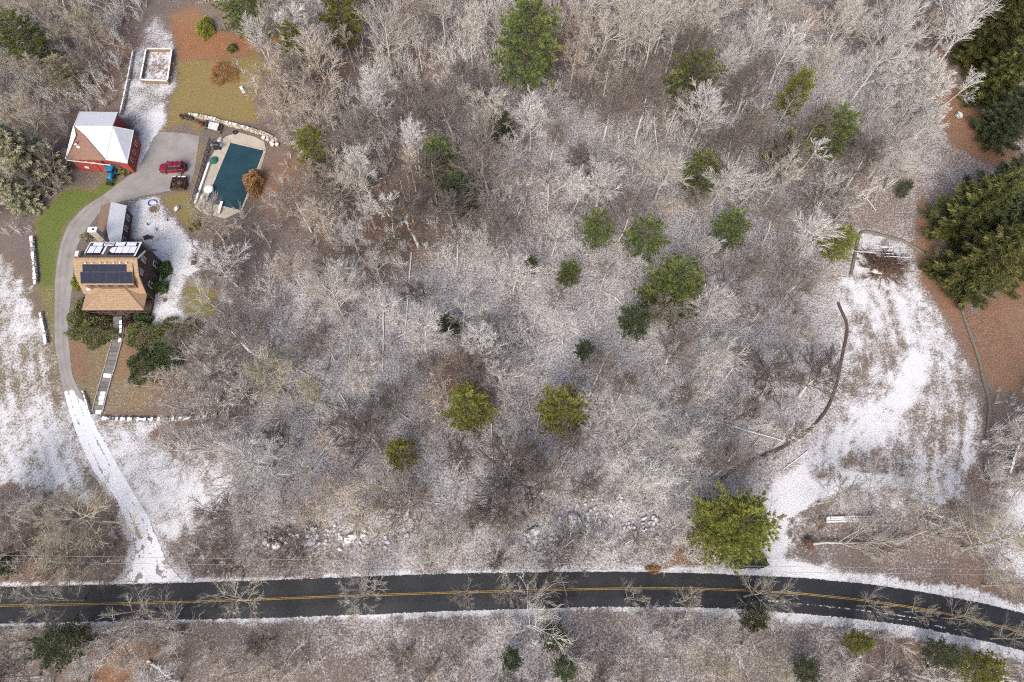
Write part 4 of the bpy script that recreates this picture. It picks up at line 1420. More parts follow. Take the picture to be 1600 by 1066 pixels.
# ---------------------------------------------------------------- evergreens
EVERGREENS = []
PTAKEN = []
PINE_SPOTS = [
    # crown centre px, height, kit, material, label, width factor
    (822, 78, 21, 2, 'pine_green', 'tall green pine near the top middle of the photo', 1.05),
    (1083, 122, 13, 1, 'pine_green', 'broad green pine with one yellow side, upper right of centre', 1.0),
    (1240, 150, 13, 2, 'pine_yellow', 'slim yellow-green pine behind pale branches at upper right', .75),
    (1228, 240, 10, 1, 'pine_green', 'low dark pine, left half of the wide evergreen pair at upper right', 1.0),
    (1302, 208, 12, 0, 'pine_green', 'green pine, right half of the wide evergreen pair at upper right', 1.1),
    (785, 205, 11, 0, 'pine_dark', 'dark narrow pine hidden behind a white-limbed tree', .7),
    (690, 255, 13, 2, 'pine_green', 'green pine with brown patch right of the pool, upper of two', .85),
    (715, 302, 10, 1, 'pine_dark', 'loose dark pine just below the brown-patched green pine', 1.0),
    (487, 228, 9, 1, 'pine_yellow', 'round yellow-green pine right of the swimming pool', .95),
    (464, 85, 15, 2, 'pine_yellow', 'narrow yellow-green pine beside the orange leaves', .62),
    (533, 25, 16, 0, 'pine_yellow', 'yellow-green pine at the top edge left of centre', .85),
    (385, 18, 13, 1, 'pine_green', 'dark green pine at top edge above the olive lawn', 1.0),
    (935, 358, 10, 0, 'pine_green', 'yellow-topped small pine, left one of the pair in mid wood', .95),
    (1008, 372, 10, 1, 'pine_green', 'deep green pine, right one of the pair in mid wood', .95),
    (1096, 275, 11, 0, 'pine_green', 'fresh green pine above the large dark pine clump', 1.05),
    (1142, 358, 10, 1, 'pine_green', 'thin green pine overgrown by bare branches, right of mid wood', .8),
    (1053, 448, 13, 3, 'pine_green', 'large rounded pine with yellowish top in mid wood', .98),
    (992, 503, 9, 0, 'pine_dark', 'small dark pine below left of the large rounded pine', .95),
    (880, 645, 13, 0, 'pine_yellow', 'yellow-topped pine standing alone in the lower wood', .95),
    (735, 640, 12, 0, 'pine_yellow', 'dense olive pine with a bare tan shrub against it', .95),
    (628, 711, 8, 1, 'pine_yellow', 'small bright lime pine above the rubble stones', .85),
    (1149, 822, 15, 3, 'pine_yellow', 'biggest yellow-green pine, beside the road and snowy lane', .90),
    (702, 508, 5, 1, 'pine_dark', 'tiny dark green pine in the left middle wood', 1.0),
    (888, 428, 8, 0, 'pine_green', 'half bare green pine tangled in pale branches', .8),
    (914, 548, 5, 1, 'pine_dark', 'very small dark pine above the lone yellow-topped pine', .9),
    (830, 415, 6, 0, 'pine_green', 'thin green sapling pine left of mid wood', .7),
    (1310, 380, 8, 1, 'pine_yellow', 'olive rounded evergreen at the top corner of the snow field', 1.0),
    (1413, 296, 5, 0, 'pine_dark', 'small dark evergreen above the snow field', .8),
    (96, 1005, 10, 1, 'pine_muted', 'wide dark pine below the road at lower left', 1.05),
    (865, 995, 8, 0, 'pine_muted', 'dark thin pine below the road, upper of the middle trio', .95),
    (882, 1045, 6, 1, 'pine_muted', 'dark green pine at bottom edge, right of the middle trio', 1.0),
    (798, 1030, 6, 1, 'pine_muted', 'mossy green pine at bottom edge, left of the middle trio', .9),
    (1178, 968, 7, 1, 'pine_muted', 'green pine on the shoulder below the road, right side', .95),
    (1338, 1005, 8, 2, 'pine_yellow', 'small vivid yellow pine below the road bend', .85),
    (1470, 1022, 7, 1, 'pine_muted', 'loose green pine below the bend, left of the last pair', 1.0),
    (1530, 1045, 9, 0, 'pine_yellow', 'olive green pine at the bottom right corner', 1.1),
    (1260, 1050, 6, 1, 'pine_muted', 'dark low pine at bottom edge below the road', 1.0),
    (8, 880, 6, 1, 'pine_dark', 'dark low pine at the left edge above the road', .9),
    (38, 62, 13, 0, 'pine_green', 'greenish pine in the top left corner', 1.1),
    (100, 115, 8, 1, 'pale_olive', 'greyish green low pine in the woods above the barn', 1.1),
]
for px, py, h, k, mt, lb, wd in PINE_SPOTS:
    b = from_crown(px, py, h, .55)
    EVERGREENS.append((lb, b))
    PTAKEN.append((b[0], b[1], 2.2 + h * .06))
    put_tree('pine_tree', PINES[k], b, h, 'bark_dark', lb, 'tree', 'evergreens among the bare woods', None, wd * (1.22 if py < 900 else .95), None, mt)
SPRUCE_SPOTS = [
    (1560, 45, 19, 0, 'spruce', 'olive spruce at the top right corner, left one', 1.1), (1600, 30, 21, 1, 'spruce', 'olive spruce cut by the right edge at the top corner', 1.2),
    (1575, 110, 17, 1, 'spruce', 'olive spruce leaning over the top right red leaf patch', 1.0),
    (1585, 180, 15, 0, 'spruce_dark', 'dark green spruce on the right edge above the big clump', 1.15),
    (1532, 325, 18, 0, 'spruce', 'olive spruce, upper left one of the big right clump', 1.25), (1592, 300, 20, 1, 'spruce_dark', 'dark spruce, upper right one of the big right clump', 1.3), (1572, 352, 18, 1, 'spruce_dark', 'dark spruce in the middle of the big right clump', 1.2),
    (1540, 408, 17, 1, 'spruce', 'olive spruce at the foot of the big right clump', 1.25), (1602, 385, 18, 0, 'spruce', 'yellowish spruce at the right edge of the big right clump', 1.25),
    (35, 240, 15, 0, 'pale_olive', 'pale olive drooping evergreen left of the red barn', 1.35), (20, 300, 10, 1, 'pale_olive', 'smaller pale olive evergreen below the drooping one', 1.1),
]
for px, py, h, k, mt, lb, wd in SPRUCE_SPOTS:
    b = from_crown(px, py, h, .42)
    EVERGREENS.append((lb, b))
    TAKEN.append(b)
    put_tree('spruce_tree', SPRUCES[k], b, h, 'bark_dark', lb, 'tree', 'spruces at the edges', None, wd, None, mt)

# ---------------------------------------------------------------- leafless trees set by survey
HAND = [
    # crown px, height, kit list, tone
    (122, 805, 13, OAK[0], 'bark_olive', 1.05), (365, 940, 13, OAK[1], 'bark_cream', .9), (85, 935, 11, OAK[0], 'bark_cream', .75), (205, 955, 11, OAK[1], 'bark_cream', .75), (250, 985, 11, OAK[0], 'bark_cream', .8),
    (335, 465, 12, OAK[1], 'bark_cream', .9), (270, 605, 6, MULTI[1], 'bark_tan', 1.5), (330, 560, 8, MULTI[0], 'bark_grey', 1.3), (468, 172, 11, MULTI[0], 'bark_tan', 1.0), (420, 120, 11, MULTI[1], 'bark_tan', 1.3), (480, 165, 12, MULTI[0], 'bark_tan', 1.2),
    (600, 130, 11, BARE[4], 'bark_pale', 1.15), (600, 55, 15, OAK[0], 'bark_cream', .8), (735, 55, 16, BARE[1], 'bark_cream', 1.0), (555, 285, 14, BARE[3], 'bark_cream', 1.0), (570, 270, 15, BARE[1], 'bark_pale', 1.0), (510, 285, 9, MULTI[1], 'bark_tan', 1.3), (446, 312, 8, MULTI[0], 'bark_tan', 1.2),
    (770, 175, 15, BARE[0], 'bark_cream', 1.0), (830, 190, 13, BARE[2], 'bark_pale', 1.0), (930, 60, 16, OAK[1], 'bark_cream', .85), (985, 45, 19, BARE[3], 'bark_cream', .9), (1020, 50, 20, BARE[1], 'bark_cream', .9), (1060, 45, 17, BARE[1], 'bark_cream', .9), (1100, 40, 17, BARE[0], 'bark_cream', .9), (1180, 60, 13, BARE[2], 'bark_pale', 1.0), (1230, 80, 15, BARE[5], 'bark_pale', 1.0), (1310, 40, 18, BARE[3], 'bark_cream', 1.0), (1390, 60, 16, BARE[2], 'bark_pale', 1.05), (1430, 110, 13, BARE[4], 'bark_pale', 1.1), (1450, 140, 12, BARE[6], 'bark_pale', 1.0), (1420, 170, 12, BARE[5], 'bark_pale', 1.0), (1400, 15, 15, BARE[0], 'bark_pale', 1.0),
    (690, 640, 8, MULTI[0], 'bark_tan', 1.25), (590, 780, 8, MULTI[1], 'bark_olive', 1.3), (470, 720, 9, OAK[1], 'bark_grey', .9), (690, 835, 6, MULTI[0], 'bark_olive', 1.2), (1060, 820, 9, OAK[0], 'bark_cream', .75), (1310, 775, 11, BARE[6], 'bark_grey', .9), (1385, 770, 8, MULTI[0], 'bark_grey', 1.1), (1440, 775, 8, MULTI[1], 'bark_grey', 1.0),
    (520, 465, 13, OAK[0], 'bark_cream', .8), (540, 430, 12, BARE[2], 'bark_pale', .9), (720, 490, 11, OAK[1], 'bark_pale', .7), (745, 535, 11, BARE[6], 'bark_pale', 1.0), (790, 600, 11, BARE[4], 'bark_pale', 1.0), (470, 990, 9, OAK[0], 'bark_grey', .7),
    (725, 925, 9, BARE[6], 'bark_cream', .7), (800, 925, 9, BARE[6], 'bark_cream', .75), (840, 925, 10, BARE[2], 'bark_cream', .75), (985, 935, 8, BARE[6], 'bark_cream', .6), (1070, 940, 9, BARE[2], 'bark_grey', .7), (1185, 930, 10, BARE[2], 'bark_cream', .75), (1215, 930, 10, OAK[1], 'bark_cream', .6), (1365, 945, 8, BARE[6], 'bark_grey', .7), (1440, 955, 7, BARE[6], 'bark_grey', .55), (1510, 965, 9, OAK[0], 'bark_cream', .6), (1590, 1000, 9, OAK[1], 'bark_cream', .7), (560, 920, 8, MULTI[1], 'bark_grey', .9), (1130, 990, 10, OAK[0], 'bark_cream', .7), (1180, 1010, 10, OAK[1], 'bark_cream', .85), (1070, 1035, 10, BARE[0], 'bark_cream', .8), (720, 1000, 8, BARE[5], 'bark_cream', .8), (30, 1000, 9, BARE[2], 'bark_cream', .8),
    (1560, 850, 13, OAK[0], 'bark_olive', .9), (1590, 910, 12, OAK[1], 'bark_olive', .8), (1530, 800, 11, BARE[2], 'bark_grey', .9), (1490, 830, 7, MULTI[0], 'bark_grey', 1.0),
    (310, 200, 5, MULTI[1], 'bark_tan', .5),
]
HAND.pop()
for px, py, h, kit, tone, wd in HAND:
    if py > 880 and kit not in MULTI:
        kit, wd = SPARSE[int(px) % 3], wd * 1.08
        tone = 'bark_road'
    bare(kit, from_crown(px, py, h), h, tone, None, wd * 1.12)

# ---------------------------------------------------------------- the rest of the wood, spaced by trunk
FOREST = [UP([(250, -40), (1480, -40), (1470, 120), (1445, 240), (1420, 285), (1325, 322), (1268, 420), (1262, 500), (1275, 570), (1262, 640), (1240, 690), (1200, 735), (1170, 760), (1085, 780), (1070, 868), (620, 880), (300, 890), (285, 850), (330, 815), (385, 770), (372, 735), (255, 690), (260, 665), (335, 650), (300, 590), (330, 520), (350, 440), (330, 380), (350, 350), (436, 338), (455, 235), (465, 190), (430, 110), (470, 70), (440, 20), (300, 0)]),
          UP([(-60, -40), (235, -40), (215, 50), (190, 150), (150, 170), (105, 175), (95, 300), (60, 330), (45, 360), (-60, 360)]),
          UP([(-40, 790), (70, 790), (175, 830), (200, 870), (190, 895), (-40, 900)]),
          UP([(-40, 990), (300, 985), (640, 980), (1000, 965), (1200, 970), (1350, 990), (1480, 1015), (1600, 1040), (1640, 1100), (-40, 1110)]),
          UP([(1560, 620), (1640, 600), (1640, 740), (1545, 760)])]
FB = [[np.array([p[0] for p in f]), np.array([p[1] for p in f])] for f in FOREST]


def inside(poly, x, y):
    r = False
    n = len(poly)
    for i in range(n):
        ax, ay = poly[i][:2]
        bx, by = poly[(i + 1) % n][:2]
        if (ay > y) != (by > y) and x < (bx - ax) * (y - ay) / (by - ay) + ax:
            r = not r
    return r


def tone_at(px, py):
    r = R.random()
    if px < 260 and py < 400:
        return 'bark_tan' if r < .45 else ('bark_olive' if r < .8 else 'bark_grey')
    if px < 560:
        return 'bark_tan' if r < .28 else ('bark_grey' if r < .52 else ('bark_pale' if r < .92 else 'bark_olive'))
    if py > 700:
        return 'bark_grey' if r < .35 else ('bark_pale' if r < .88 else 'bark_olive')
    if py < 120:
        return 'bark_cream' if r < .4 else ('bark_pale' if r < .75 else 'bark_tan')
    return 'bark_pale' if r < .70 else ('bark_cream' if r < .86 else ('bark_grey' if r < .95 else 'bark_tan'))


RUBBLE = [(-48, 74, 8.5, 12.0), (*U(480, 838)[:2], 13.0, 1.8), (*U(900, 808)[:2], 3.2, 2.0), (*U(838, 840)[:2], 2.6, 1.5), (*U(1000, 826)[:2], 2.6, 1.6)]


def DRIVE_D(x, y):
    X, Y = np.array([x]), np.array([y])
    return float(min(ldist(UP(DRV_L), X, Y)[0], ldist(UP(DRV_R), X, Y)[0]))


LIMIT = 297
tries = 0
while len(TREES) < LIMIT and tries < 60000:
    tries += 1
    fi = R.choices(range(5), (30, 4.5, 1.0, 4.2, .7))[0]
    f = FB[fi]
    x, y = R.uniform(f[0].min(), f[0].max()), R.uniform(f[1].min(), f[1].max())
    if not inside(FOREST[fi], x, y):
        continue
    md = 4.2 if tries < 20000 else 3.6
    if any((x - a) ** 2 + (y - b) ** 2 < md * md for a, b in TAKEN) or any((x - a) ** 2 + (y - b) ** 2 < q * q for a, b, q in PTAKEN):
        continue
    if DRIVE_D(x, y) < 3.0 or any(((x - a) / p) ** 2 + ((y - b) / q) ** 2 < 1 for a, b, p, q in RUBBLE):
        continue
    px, py = to_px(x, y, 0)
    if not (-30 < px < 1630 and -10 < py < 1075):
        continue
    shrubby = (px < 430 and py < 720) or (py > 820 and fi != 3)
    r = R.random()
    if len(SHRUBS) < 150 and r < (.38 if shrubby else .08):
        kit, h = R.choice(MULTI), R.uniform(6, 10)
    elif fi == 3:
        kit, h = R.choice(SPARSE + BARE), R.uniform(6.5, 10.5)
    elif shrubby:
        kit, h = R.choice(BARE + SLIM + OAK), R.uniform(9, 13)
    else:
        kit = R.choice(BARE) if R.random() < .82 else R.choice(SLIM)
        h = R.uniform(10.5, 16) if py < 450 else R.uniform(10, 14)
    wd = R.uniform(1.0, 1.35) if py < 450 else R.uniform(1.15, 1.5)
    bare(kit, (x, y), h, tone_at(px, py), None, wd, (R.gauss(0, .05), R.gauss(0, .05)), 'bare_tree', py > 140 and R.random() < (.6 if px > 600 else .3))
print('bare trees', len(TREES), tries)

# ---------------------------------------------------------------- undergrowth nobody could count


def undergrowth(name, label, mat, n, hgt, seed, weight, w=.022, tw=42, fan=.9):
    rng = np.random.default_rng(seed)
    kits = [twig_dome(seed * 10 + i, tw, 1.0, .9, w / hgt, fan) for i in range(4)]
    Vs, Fs, off, cnt = [], [], 0, 0
    X0 = rng.uniform(-108, 108, n * 8)
    Y0 = rng.uniform(-14, 122, n * 8)
    W = np.zeros(len(X0), bool)
    for f in FOREST:
        W |= sdist(f, X0, Y0) > -1.0
    for a, b, p, q in RUBBLE[1:]:
        W &= ((X0 - a) / p) ** 2 + ((Y0 - b) / q) ** 2 > 1
    W &= np.minimum(ldist(UP(DRV_L), X0, Y0), ldist(UP(DRV_R), X0, Y0)) > 1.6
    keep = W & (rng.random(len(X0)) < weight(X0, Y0))
    X0, Y0 = X0[keep][:n], Y0[keep][:n]
    k = len(X0)
    for q in range(4):
        idx = np.arange(q, k, 4)
        V, F = kits[q]
        m = len(idx)
        a = rng.uniform(0, 6.28, m)
        s = hgt * rng.uniform(.5, 1.35, m)
        ca, sa = np.cos(a) * s, np.sin(a) * s
        VX = V[None, :, 0] * ca[:, None] - V[None, :, 1] * sa[:, None] + X0[idx][:, None]
        VY = V[None, :, 0] * sa[:, None] + V[None, :, 1] * ca[:, None] + Y0[idx][:, None]
        VZ = V[None, :, 2] * s[:, None] - .05
        Vs.append(np.stack([VX, VY, VZ], 2).reshape(-1, 3))
        Fs.append((F[None] + (np.arange(m) * len(V))[:, None, None]).reshape(-1, 3) + off)
        off += m * len(V)
    o = link(name, np_mesh(name, np.concatenate(Vs), np.concatenate(Fs), M[mat]))
    o['kind'] = 'stuff'
    o['label'] = label
    o['category'] = 'undergrowth'
    return o


undergrowth('undergrowth', 'grey leafless brush covering the woodland floor', 'brush_grey', 4000, 1.5, 71, lambda x, y: np.clip(fbm(x, y, .12, 5) * 1.8 - .35, .1, 1))
undergrowth('brown_undergrowth', 'red-brown leafless thicket patches in the woods', 'brush_brown', 900, 1.7, 72, lambda x, y: np.clip(fbm(x, y, .07, 15) * 4 - 1.7, 0, 1))
undergrowth('saplings', 'pale frosted saplings between the trees', 'brush_pale', 2300, 3.6, 73, lambda x, y: np.clip(fbm(x, y, .1, 25) * 2.6 - .9, 0.05, 1), .022, 84, .6)


# ------------------------------------------------------------------ shrubs round the house
def shrub(px, py, rx, ry, rz, mat, label, n=700, name='shrub', z=0.0, ln=.2, wd=.09, group=None):
    c = U(px, py, rz * .5)
    t = thing(name, (c[0], c[1], z), label, 'shrub', group)
    me = leafy_dome(int(px * 7 + py), rx * 1.06, ry * 1.08, rz, int(n * 1.5), ln, wd * 1.15)
    me.materials[0] = M[mat]
    link('foliage', me, t)
    st = MB()
    for i in range(5):
        a = i * 1.26 + .4
        st.tube([(0, 0, -.1), (math.cos(a) * rx * .25, math.sin(a) * ry * .25, rz * .4), (math.cos(a) * rx * .5, math.sin(a) * ry * .5, rz * .75)], [.05, .035, .015], 4, False)
    link('stem', st.mesh('stem', M['bark_dark']), t)
    TAKEN.append((c[0], c[1]))
    return t


shrub(147, 518, 4.0, 2.3, 1.7, 'rhodo', 'long olive rhododendron hedge left of the stone walk', 1500)
shrub(122, 492, 1.7, 2.6, 1.6, 'rhodo', 'yellowish olive hedge between drive and porch', 900)
shrub(222, 522, 3.1, 2.2, 1.8, 'rhodo', 'olive rhododendron hedge right of the stone walk, nearer half', 1200)
shrub(275, 517, 3.3, 2.1, 2.0, 'rhodo', 'olive rhododendron hedge end reaching toward the bare shrubs', 1300)
shrub(225, 571, 2.8, 2.5, 2.0, 'holly', 'dark green rounded shrub below the hedge, left one', 1300)
shrub(253, 558, 2.7, 2.1, 1.9, 'holly', 'dark green rounded shrub with snow on top', 1200)
shrub(150, 499, 1.9, .9, 1.1, 'purple_leaf', 'purple-brown low shrub at the porch, left of the steps', 500)
shrub(203, 503, 1.1, 1.3, 1.1, 'purple_leaf', 'purple-brown low shrub at the porch, right of the steps', 400)
shrub(222, 498, 1.3, 1.1, 1.3, 'holly', 'dark evergreen shrub at the porch corner', 500)
shrub(140, 492, 1.1, .8, 1.3, 'holly', 'small dark evergreen at the left end of the porch', 400)
shrub(256, 421, 1.1, 1.3, 1.4, 'grass_leaf', 'fresh green shrub beside the east wall, upper one', 500)
shrub(250, 448, 1.1, 1.0, 1.3, 'grass_leaf', 'fresh green shrub beside the east wall, lower one', 450)
shrub(123, 438, .9, 1.7, 1.5, 'lime_leaf', 'lime green shrub squeezed between drive and house', 500)
shrub(137, 368, 1.3, 1.1, .9, 'pale_olive', 'straw coloured shrub at the back corner beside the drive', 350)
shrub(194, 265, .95, .95, 1.3, 'rhodo', 'round dark green shrub at the barn corner', 450)
shrub(320, 42, 1.6, 2.0, 2.4, 'lime_leaf', 'lime green shrub among the orange leaves', 900)
shrub(362, 75, 1.0, .8, 1.0, 'rhodo', 'small green shrub at the edge of the orange leaves', 350)
shrub(301, 352, 1.0, 1.0, 1.0, 'lime_leaf', 'mossy yellow-green shrub below the pool deck', 400)
shrub(396, 282, 1.5, 2.2, 3.0, 'copper_leaf', 'copper-leaved beech overhanging the pool cover', 1500, 'copper_beech')
shrub(347, 112, 2.6, 2.4, 1.6, 'dead_grass' if False else 'copper_leaf', 'straw coloured ornamental grass mound on the olive lawn', 500, 'grass_mound', 0, .5, .04)
shrub(1022, 889, .9, .5, .6, 'copper_leaf', 'rusty brown low bush on the north road shoulder', 300)
for k, (px, py, r) in enumerate(((258, 469, .45), (303, 411, .6), (253, 458, .4))):
    c = U(px, py)
    t = thing('dormant_shrub', (c[0], c[1], 0), ['brown dried plant clump in the snow near the porch corner', 'brown dried plant clump at the far side of the snowy yard', 'small brown clump close to the east wall shrub'][k], 'plant', 'dried clumps in the snowy yard')
    V, F = twig_dome(900 + k, 200, r * 1.1, r, .02, 1.2)
    link('twigs', np_mesh('twigs', V, F, M['brush_brown']), t)
    link('root_clump', MB().blob((0, 0, .02), (r * .9, r * .9, .18), k, 1).mesh('root_clump', M['soil']), t)
for k, (px, py) in enumerate(((232, 352), (245, 360), (238, 372), (262, 345))):
    c = U(px, py)
    t = thing('weed_clump', (c[0], c[1], 0), ['dark weed stalks nearest the garage wall in the snowy yard', 'dark weed stalks in the middle of the snowy yard', 'dark weed stalks beside the wheelbarrow', 'dark weed stalks farthest right in the snowy yard'][k], 'plant', 'weed stalks in the back yard')
    V, F = twig_dome(950 + k, 120, .6, .7, .02, 1.1)
    link('twigs', np_mesh('twigs', V, F, M['bark_dark']), t)


# ------------------------------------------------------------------ swimming pool and its deck
DECKP = [(343, 221), (352, 214), (372, 207), (398, 214), (413, 222), (416, 236), (408, 262), (394, 296), (378, 330), (352, 342), (318, 334), (304, 323), (312, 290), (325, 255)]
deck = sheet('pool_deck', DECKP, 0.06, 'concrete')
pT, pR, pB = Vector((-52.33, 81.72, 0)), Vector((-45.92, 79.94, 0)), Vector((-54.7, 68.85, 0))
pQ = pR + (pB - pT)
pool = thing('swimming_pool', tuple((pT + pQ) / 2), 'rectangular pool under a dark teal winter cover', 'pool')
PC = [(p.x, p.y, 0.13) for p in (pB, pQ, pR, pT)]
MB().slab(PC, 0.06).build('cover', 'cover', pool)
for i in range(1, 5):
    a, b = pT.lerp(pR, i / 5), pB.lerp(pQ, i / 5)
    MB().bar((a.x, a.y, .135), (b.x, b.y, .135), .07, .012).build('webbing', 'seam', pool)
for i in range(1, 10):
    a, b = pT.lerp(pB, i / 10), pR.lerp(pQ, i / 10)
    MB().bar((a.x, a.y, .139), (b.x, b.y, .139), .07, .012).build('webbing', 'seam', pool)
for a, b in ((pT, pR), (pR, pQ), (pQ, pB), (pB, pT)):
    d = (b - a).normalized()
    n = Vector((-d.y, d.x, 0))
    MB().bar(tuple(a - d * .2 + n * .18 + Vector((0, 0, .09))), tuple(b + d * .2 + n * .18 + Vector((0, 0, .09))), .32, .10).build('coping', 'stone_tan', pool)


def rect_thing(name, pa, pb, w, z0, z1, mat, label, cat, group=None, snow=None):
    a, b = Vector(U(*pa)), Vector(U(*pb))
    t = thing(name, tuple((a + b) / 2), label, cat, group)
    m = (z0 + z1) / 2
    MB().bar((a.x, a.y, m), (b.x, b.y, m), w, z1 - z0).build(snow and 'wall' or 'body', mat, t)
    if snow:
        MB().bar((a.x, a.y, z1 + .04), (b.x, b.y, z1 + .04), w * .9, .08).build('snow', 'snow', t)
    return t


# diving board
a, b = Vector(U(348.5, 317.5)), Vector(U(342.5, 336))
t = thing('diving_board', tuple((a + b) / 2), 'white diving board at the lower end of the pool', 'diving board')
d = (b - a)
MB().bar((a.x, a.y, .55), (b.x, b.y, .5), .5, .08).build('board', 'white', t)
for f in (.55, .9):
    q = a + d * f
    MB().box((q.x, q.y, .29), (.42, .3, .44), math.atan2(d.y, d.x)).build('stand', 'chrome', t)
# fence on the west side of the deck: posts, rails, wire
a, b = Vector(U(331, 222)), Vector(U(302, 325))
t = thing('pool_fence', tuple((a + b) / 2), 'black metal fence along the left side of the pool deck', 'fence')
for i in range(13):
    q = a.lerp(b, i / 12)
    MB().tube([(q.x, q.y, 0), (q.x, q.y, 1.25)], .05, 6).build('post', 'black', t)
for z in (.15, 1.2):
    MB().bar((a.x, a.y, z), (b.x, b.y, z), .06, .06).build('rail', 'black', t)
pk = MB()
for i in range(96):
    q = a.lerp(b, (i + .5) / 96)
    pk.bar((q.x, q.y, .15), (q.x, q.y, 1.2), .03, .03)
pk.build('picket', 'black', t)['kind'] = 'stuff'
# snow-capped kerb inside the fence
rect_thing('retaining_wall', (328, 257), (306, 320), .42, 0, .45, 'stone_tan', 'low wall with a snow cap inside the pool fence', 'wall', None, True)


def table(px, py, r, mat, label, name='patio_table', h=.72):
    c = U(px, py, h)
    t = thing(name, (c[0], c[1], .06), label, 'table')
    link('table_top', MB().disc((0, 0, h), r, .06, 20).mesh('table_top', M[mat]), t)
    link('snow', MB().blob((0, 0, h + .04), (r * .92, r * .92, .12), 5, 2, .08).mesh('snow', M['snow'], (0, 0, 0), True), t)
    link('pedestal', MB().tube([(0, 0, 0), (0, 0, h)], [.12, .06], 8).mesh('pedestal', M['white']), t)
    link('base', MB().disc((0, 0, .03), .35, .06, 14).mesh('base', M['white']), t)
    return t


table(326, 296, .85, 'white', 'round snow-topped patio table near the pool')


def chair(px, py, rz, mat, label, group='patio chairs round the pool'):
    c = U(px, py, .3)
    t = thing('patio_chair', (c[0], c[1], .06), label, 'chair', group)
    P = lambda nm, mb, m=mat: link(nm, mb.mesh(nm, M[m]), t)
    P('seat', MB().box((0, 0, .42), (.55, .55, .06)))
    P('backrest', MB().bar((-.26, 0, .45), (-.42, 0, .98), .55, .05))
    for sx in (-1, 1):
        for sy in (-1, 1):
            P('leg', MB().bar((sx * .24, sy * .24, 0), (sx * .22, sy * .24, .42), .04, .04))
        P('armrest', MB().bar((-.25, sx * .28, .62), (.25, sx * .28, .62), .05, .04))
    t.rotation_euler = (0, 0, rz)
    return t


chair(312, 301, .6, 'green_cloth', 'green chair left of the snow-topped table')
chair(317, 309, 2.0, 'white', 'white chair just below the snow-topped table')
chair(318, 322, 1.0, 'white', 'white chair at the lower left corner of the pool')
chair(343, 221, 4.0, 'white', 'white chair at the upper left of the pool beside the grill')
chair(338, 226, 3.0, 'black', 'dark chair left of the grill')
chair(418, 219, 2.4, 'white', 'white chair past the upper right pool corner')
chair(424, 224, 3.6, 'white', 'white toppled chair beside the cream pots')
# folded green sun umbrella lying by the fence
a, b = Vector(U(337, 247)), Vector(U(333, 257))
t = thing('sun_umbrella', tuple((a + b) / 2), 'folded dark green umbrella lying by the pool fence', 'umbrella')
cn = MB()
loft(cn, [[(*(a.lerp(b, f) + Vector((-(b - a).y, (b - a).x, 0)).normalized() * w * math.cos(k * .785)).to_2d(), .3 + w * .5 * math.sin(k * .785)) for k in range(8)] for f, w in ((0, .25), (.15, .6), (.6, .75), (.85, .6), (1, .4))])
cn.build('canopy', 'green_cloth', t)
MB().tube([tuple(a + (a - b) * .15 + Vector((0, 0, .2))), tuple(b + Vector((0, 0, .3)))], .03, 6).build('pole', 'chrome', t)
# grill
c = U(341, 232)
t = thing('grill', (c[0], c[1], .06), 'black covered grill at the upper left corner of the pool', 'grill')
gb = MB()
gb.box((0, 0, .5), (1.2, .7, 1.0), .3, .9)
link('body', gb.mesh('body', M['black']), t)
lid = MB()
loft(lid, [[(x, .36 * math.cos(k * .628) if k < 6 else .36 * math.cos(k * .628), 1.0 + max(0, .32 * math.sin(k * .628))) for k in range(10)] for x in (-.55, .55)])
link('lid', lid.mesh('lid', M['black']), t)
for s in (-1, 1):
    link('side_shelf', MB().box((s * .85, 0, .9), (.4, .6, .05), 0).mesh('side_shelf', M['chrome']), t)
    link('wheel', MB().disc((s * .5, -.4, .14), .14, .06, 12, 'y').mesh('wheel', M['rubber']), t)
# pots
for k, (px, py) in enumerate(((412.5, 217.5), (426.5, 228), (433.5, 228))):
    c = U(px, py)
    t = thing('flower_pot', (c[0], c[1], 0), ['cream pot at the end of the stone wall above the pool', 'cream pot right of the pool, left one of two', 'cream pot right of the pool, right one of two'][k], 'pot', 'cream pots by the pool')
    link('pot', MB().tube([(0, 0, 0), (0, 0, .35), (0, 0, .5), (0, 0, .5)], [.26, .36, .38, .3], 12).mesh('pot', M['terracotta']), t)
    link('snow', MB().disc((0, 0, .49), .3, .06, 12).mesh('snow', M['snow']), t)
c = U(326.5, 336.5)
t = thing('garden_ball', (c[0], c[1], 0), 'small white ball-shaped lamp below the pool deck', 'lamp')
link('globe', MB().blob((0, 0, .3), (.26, .26, .26), 1, 2, .0).mesh('globe', M['white'], (0, 0, 0), True), t)
link('base', MB().disc((0, 0, .05), .15, .1, 10).mesh('base', M['white']), t)


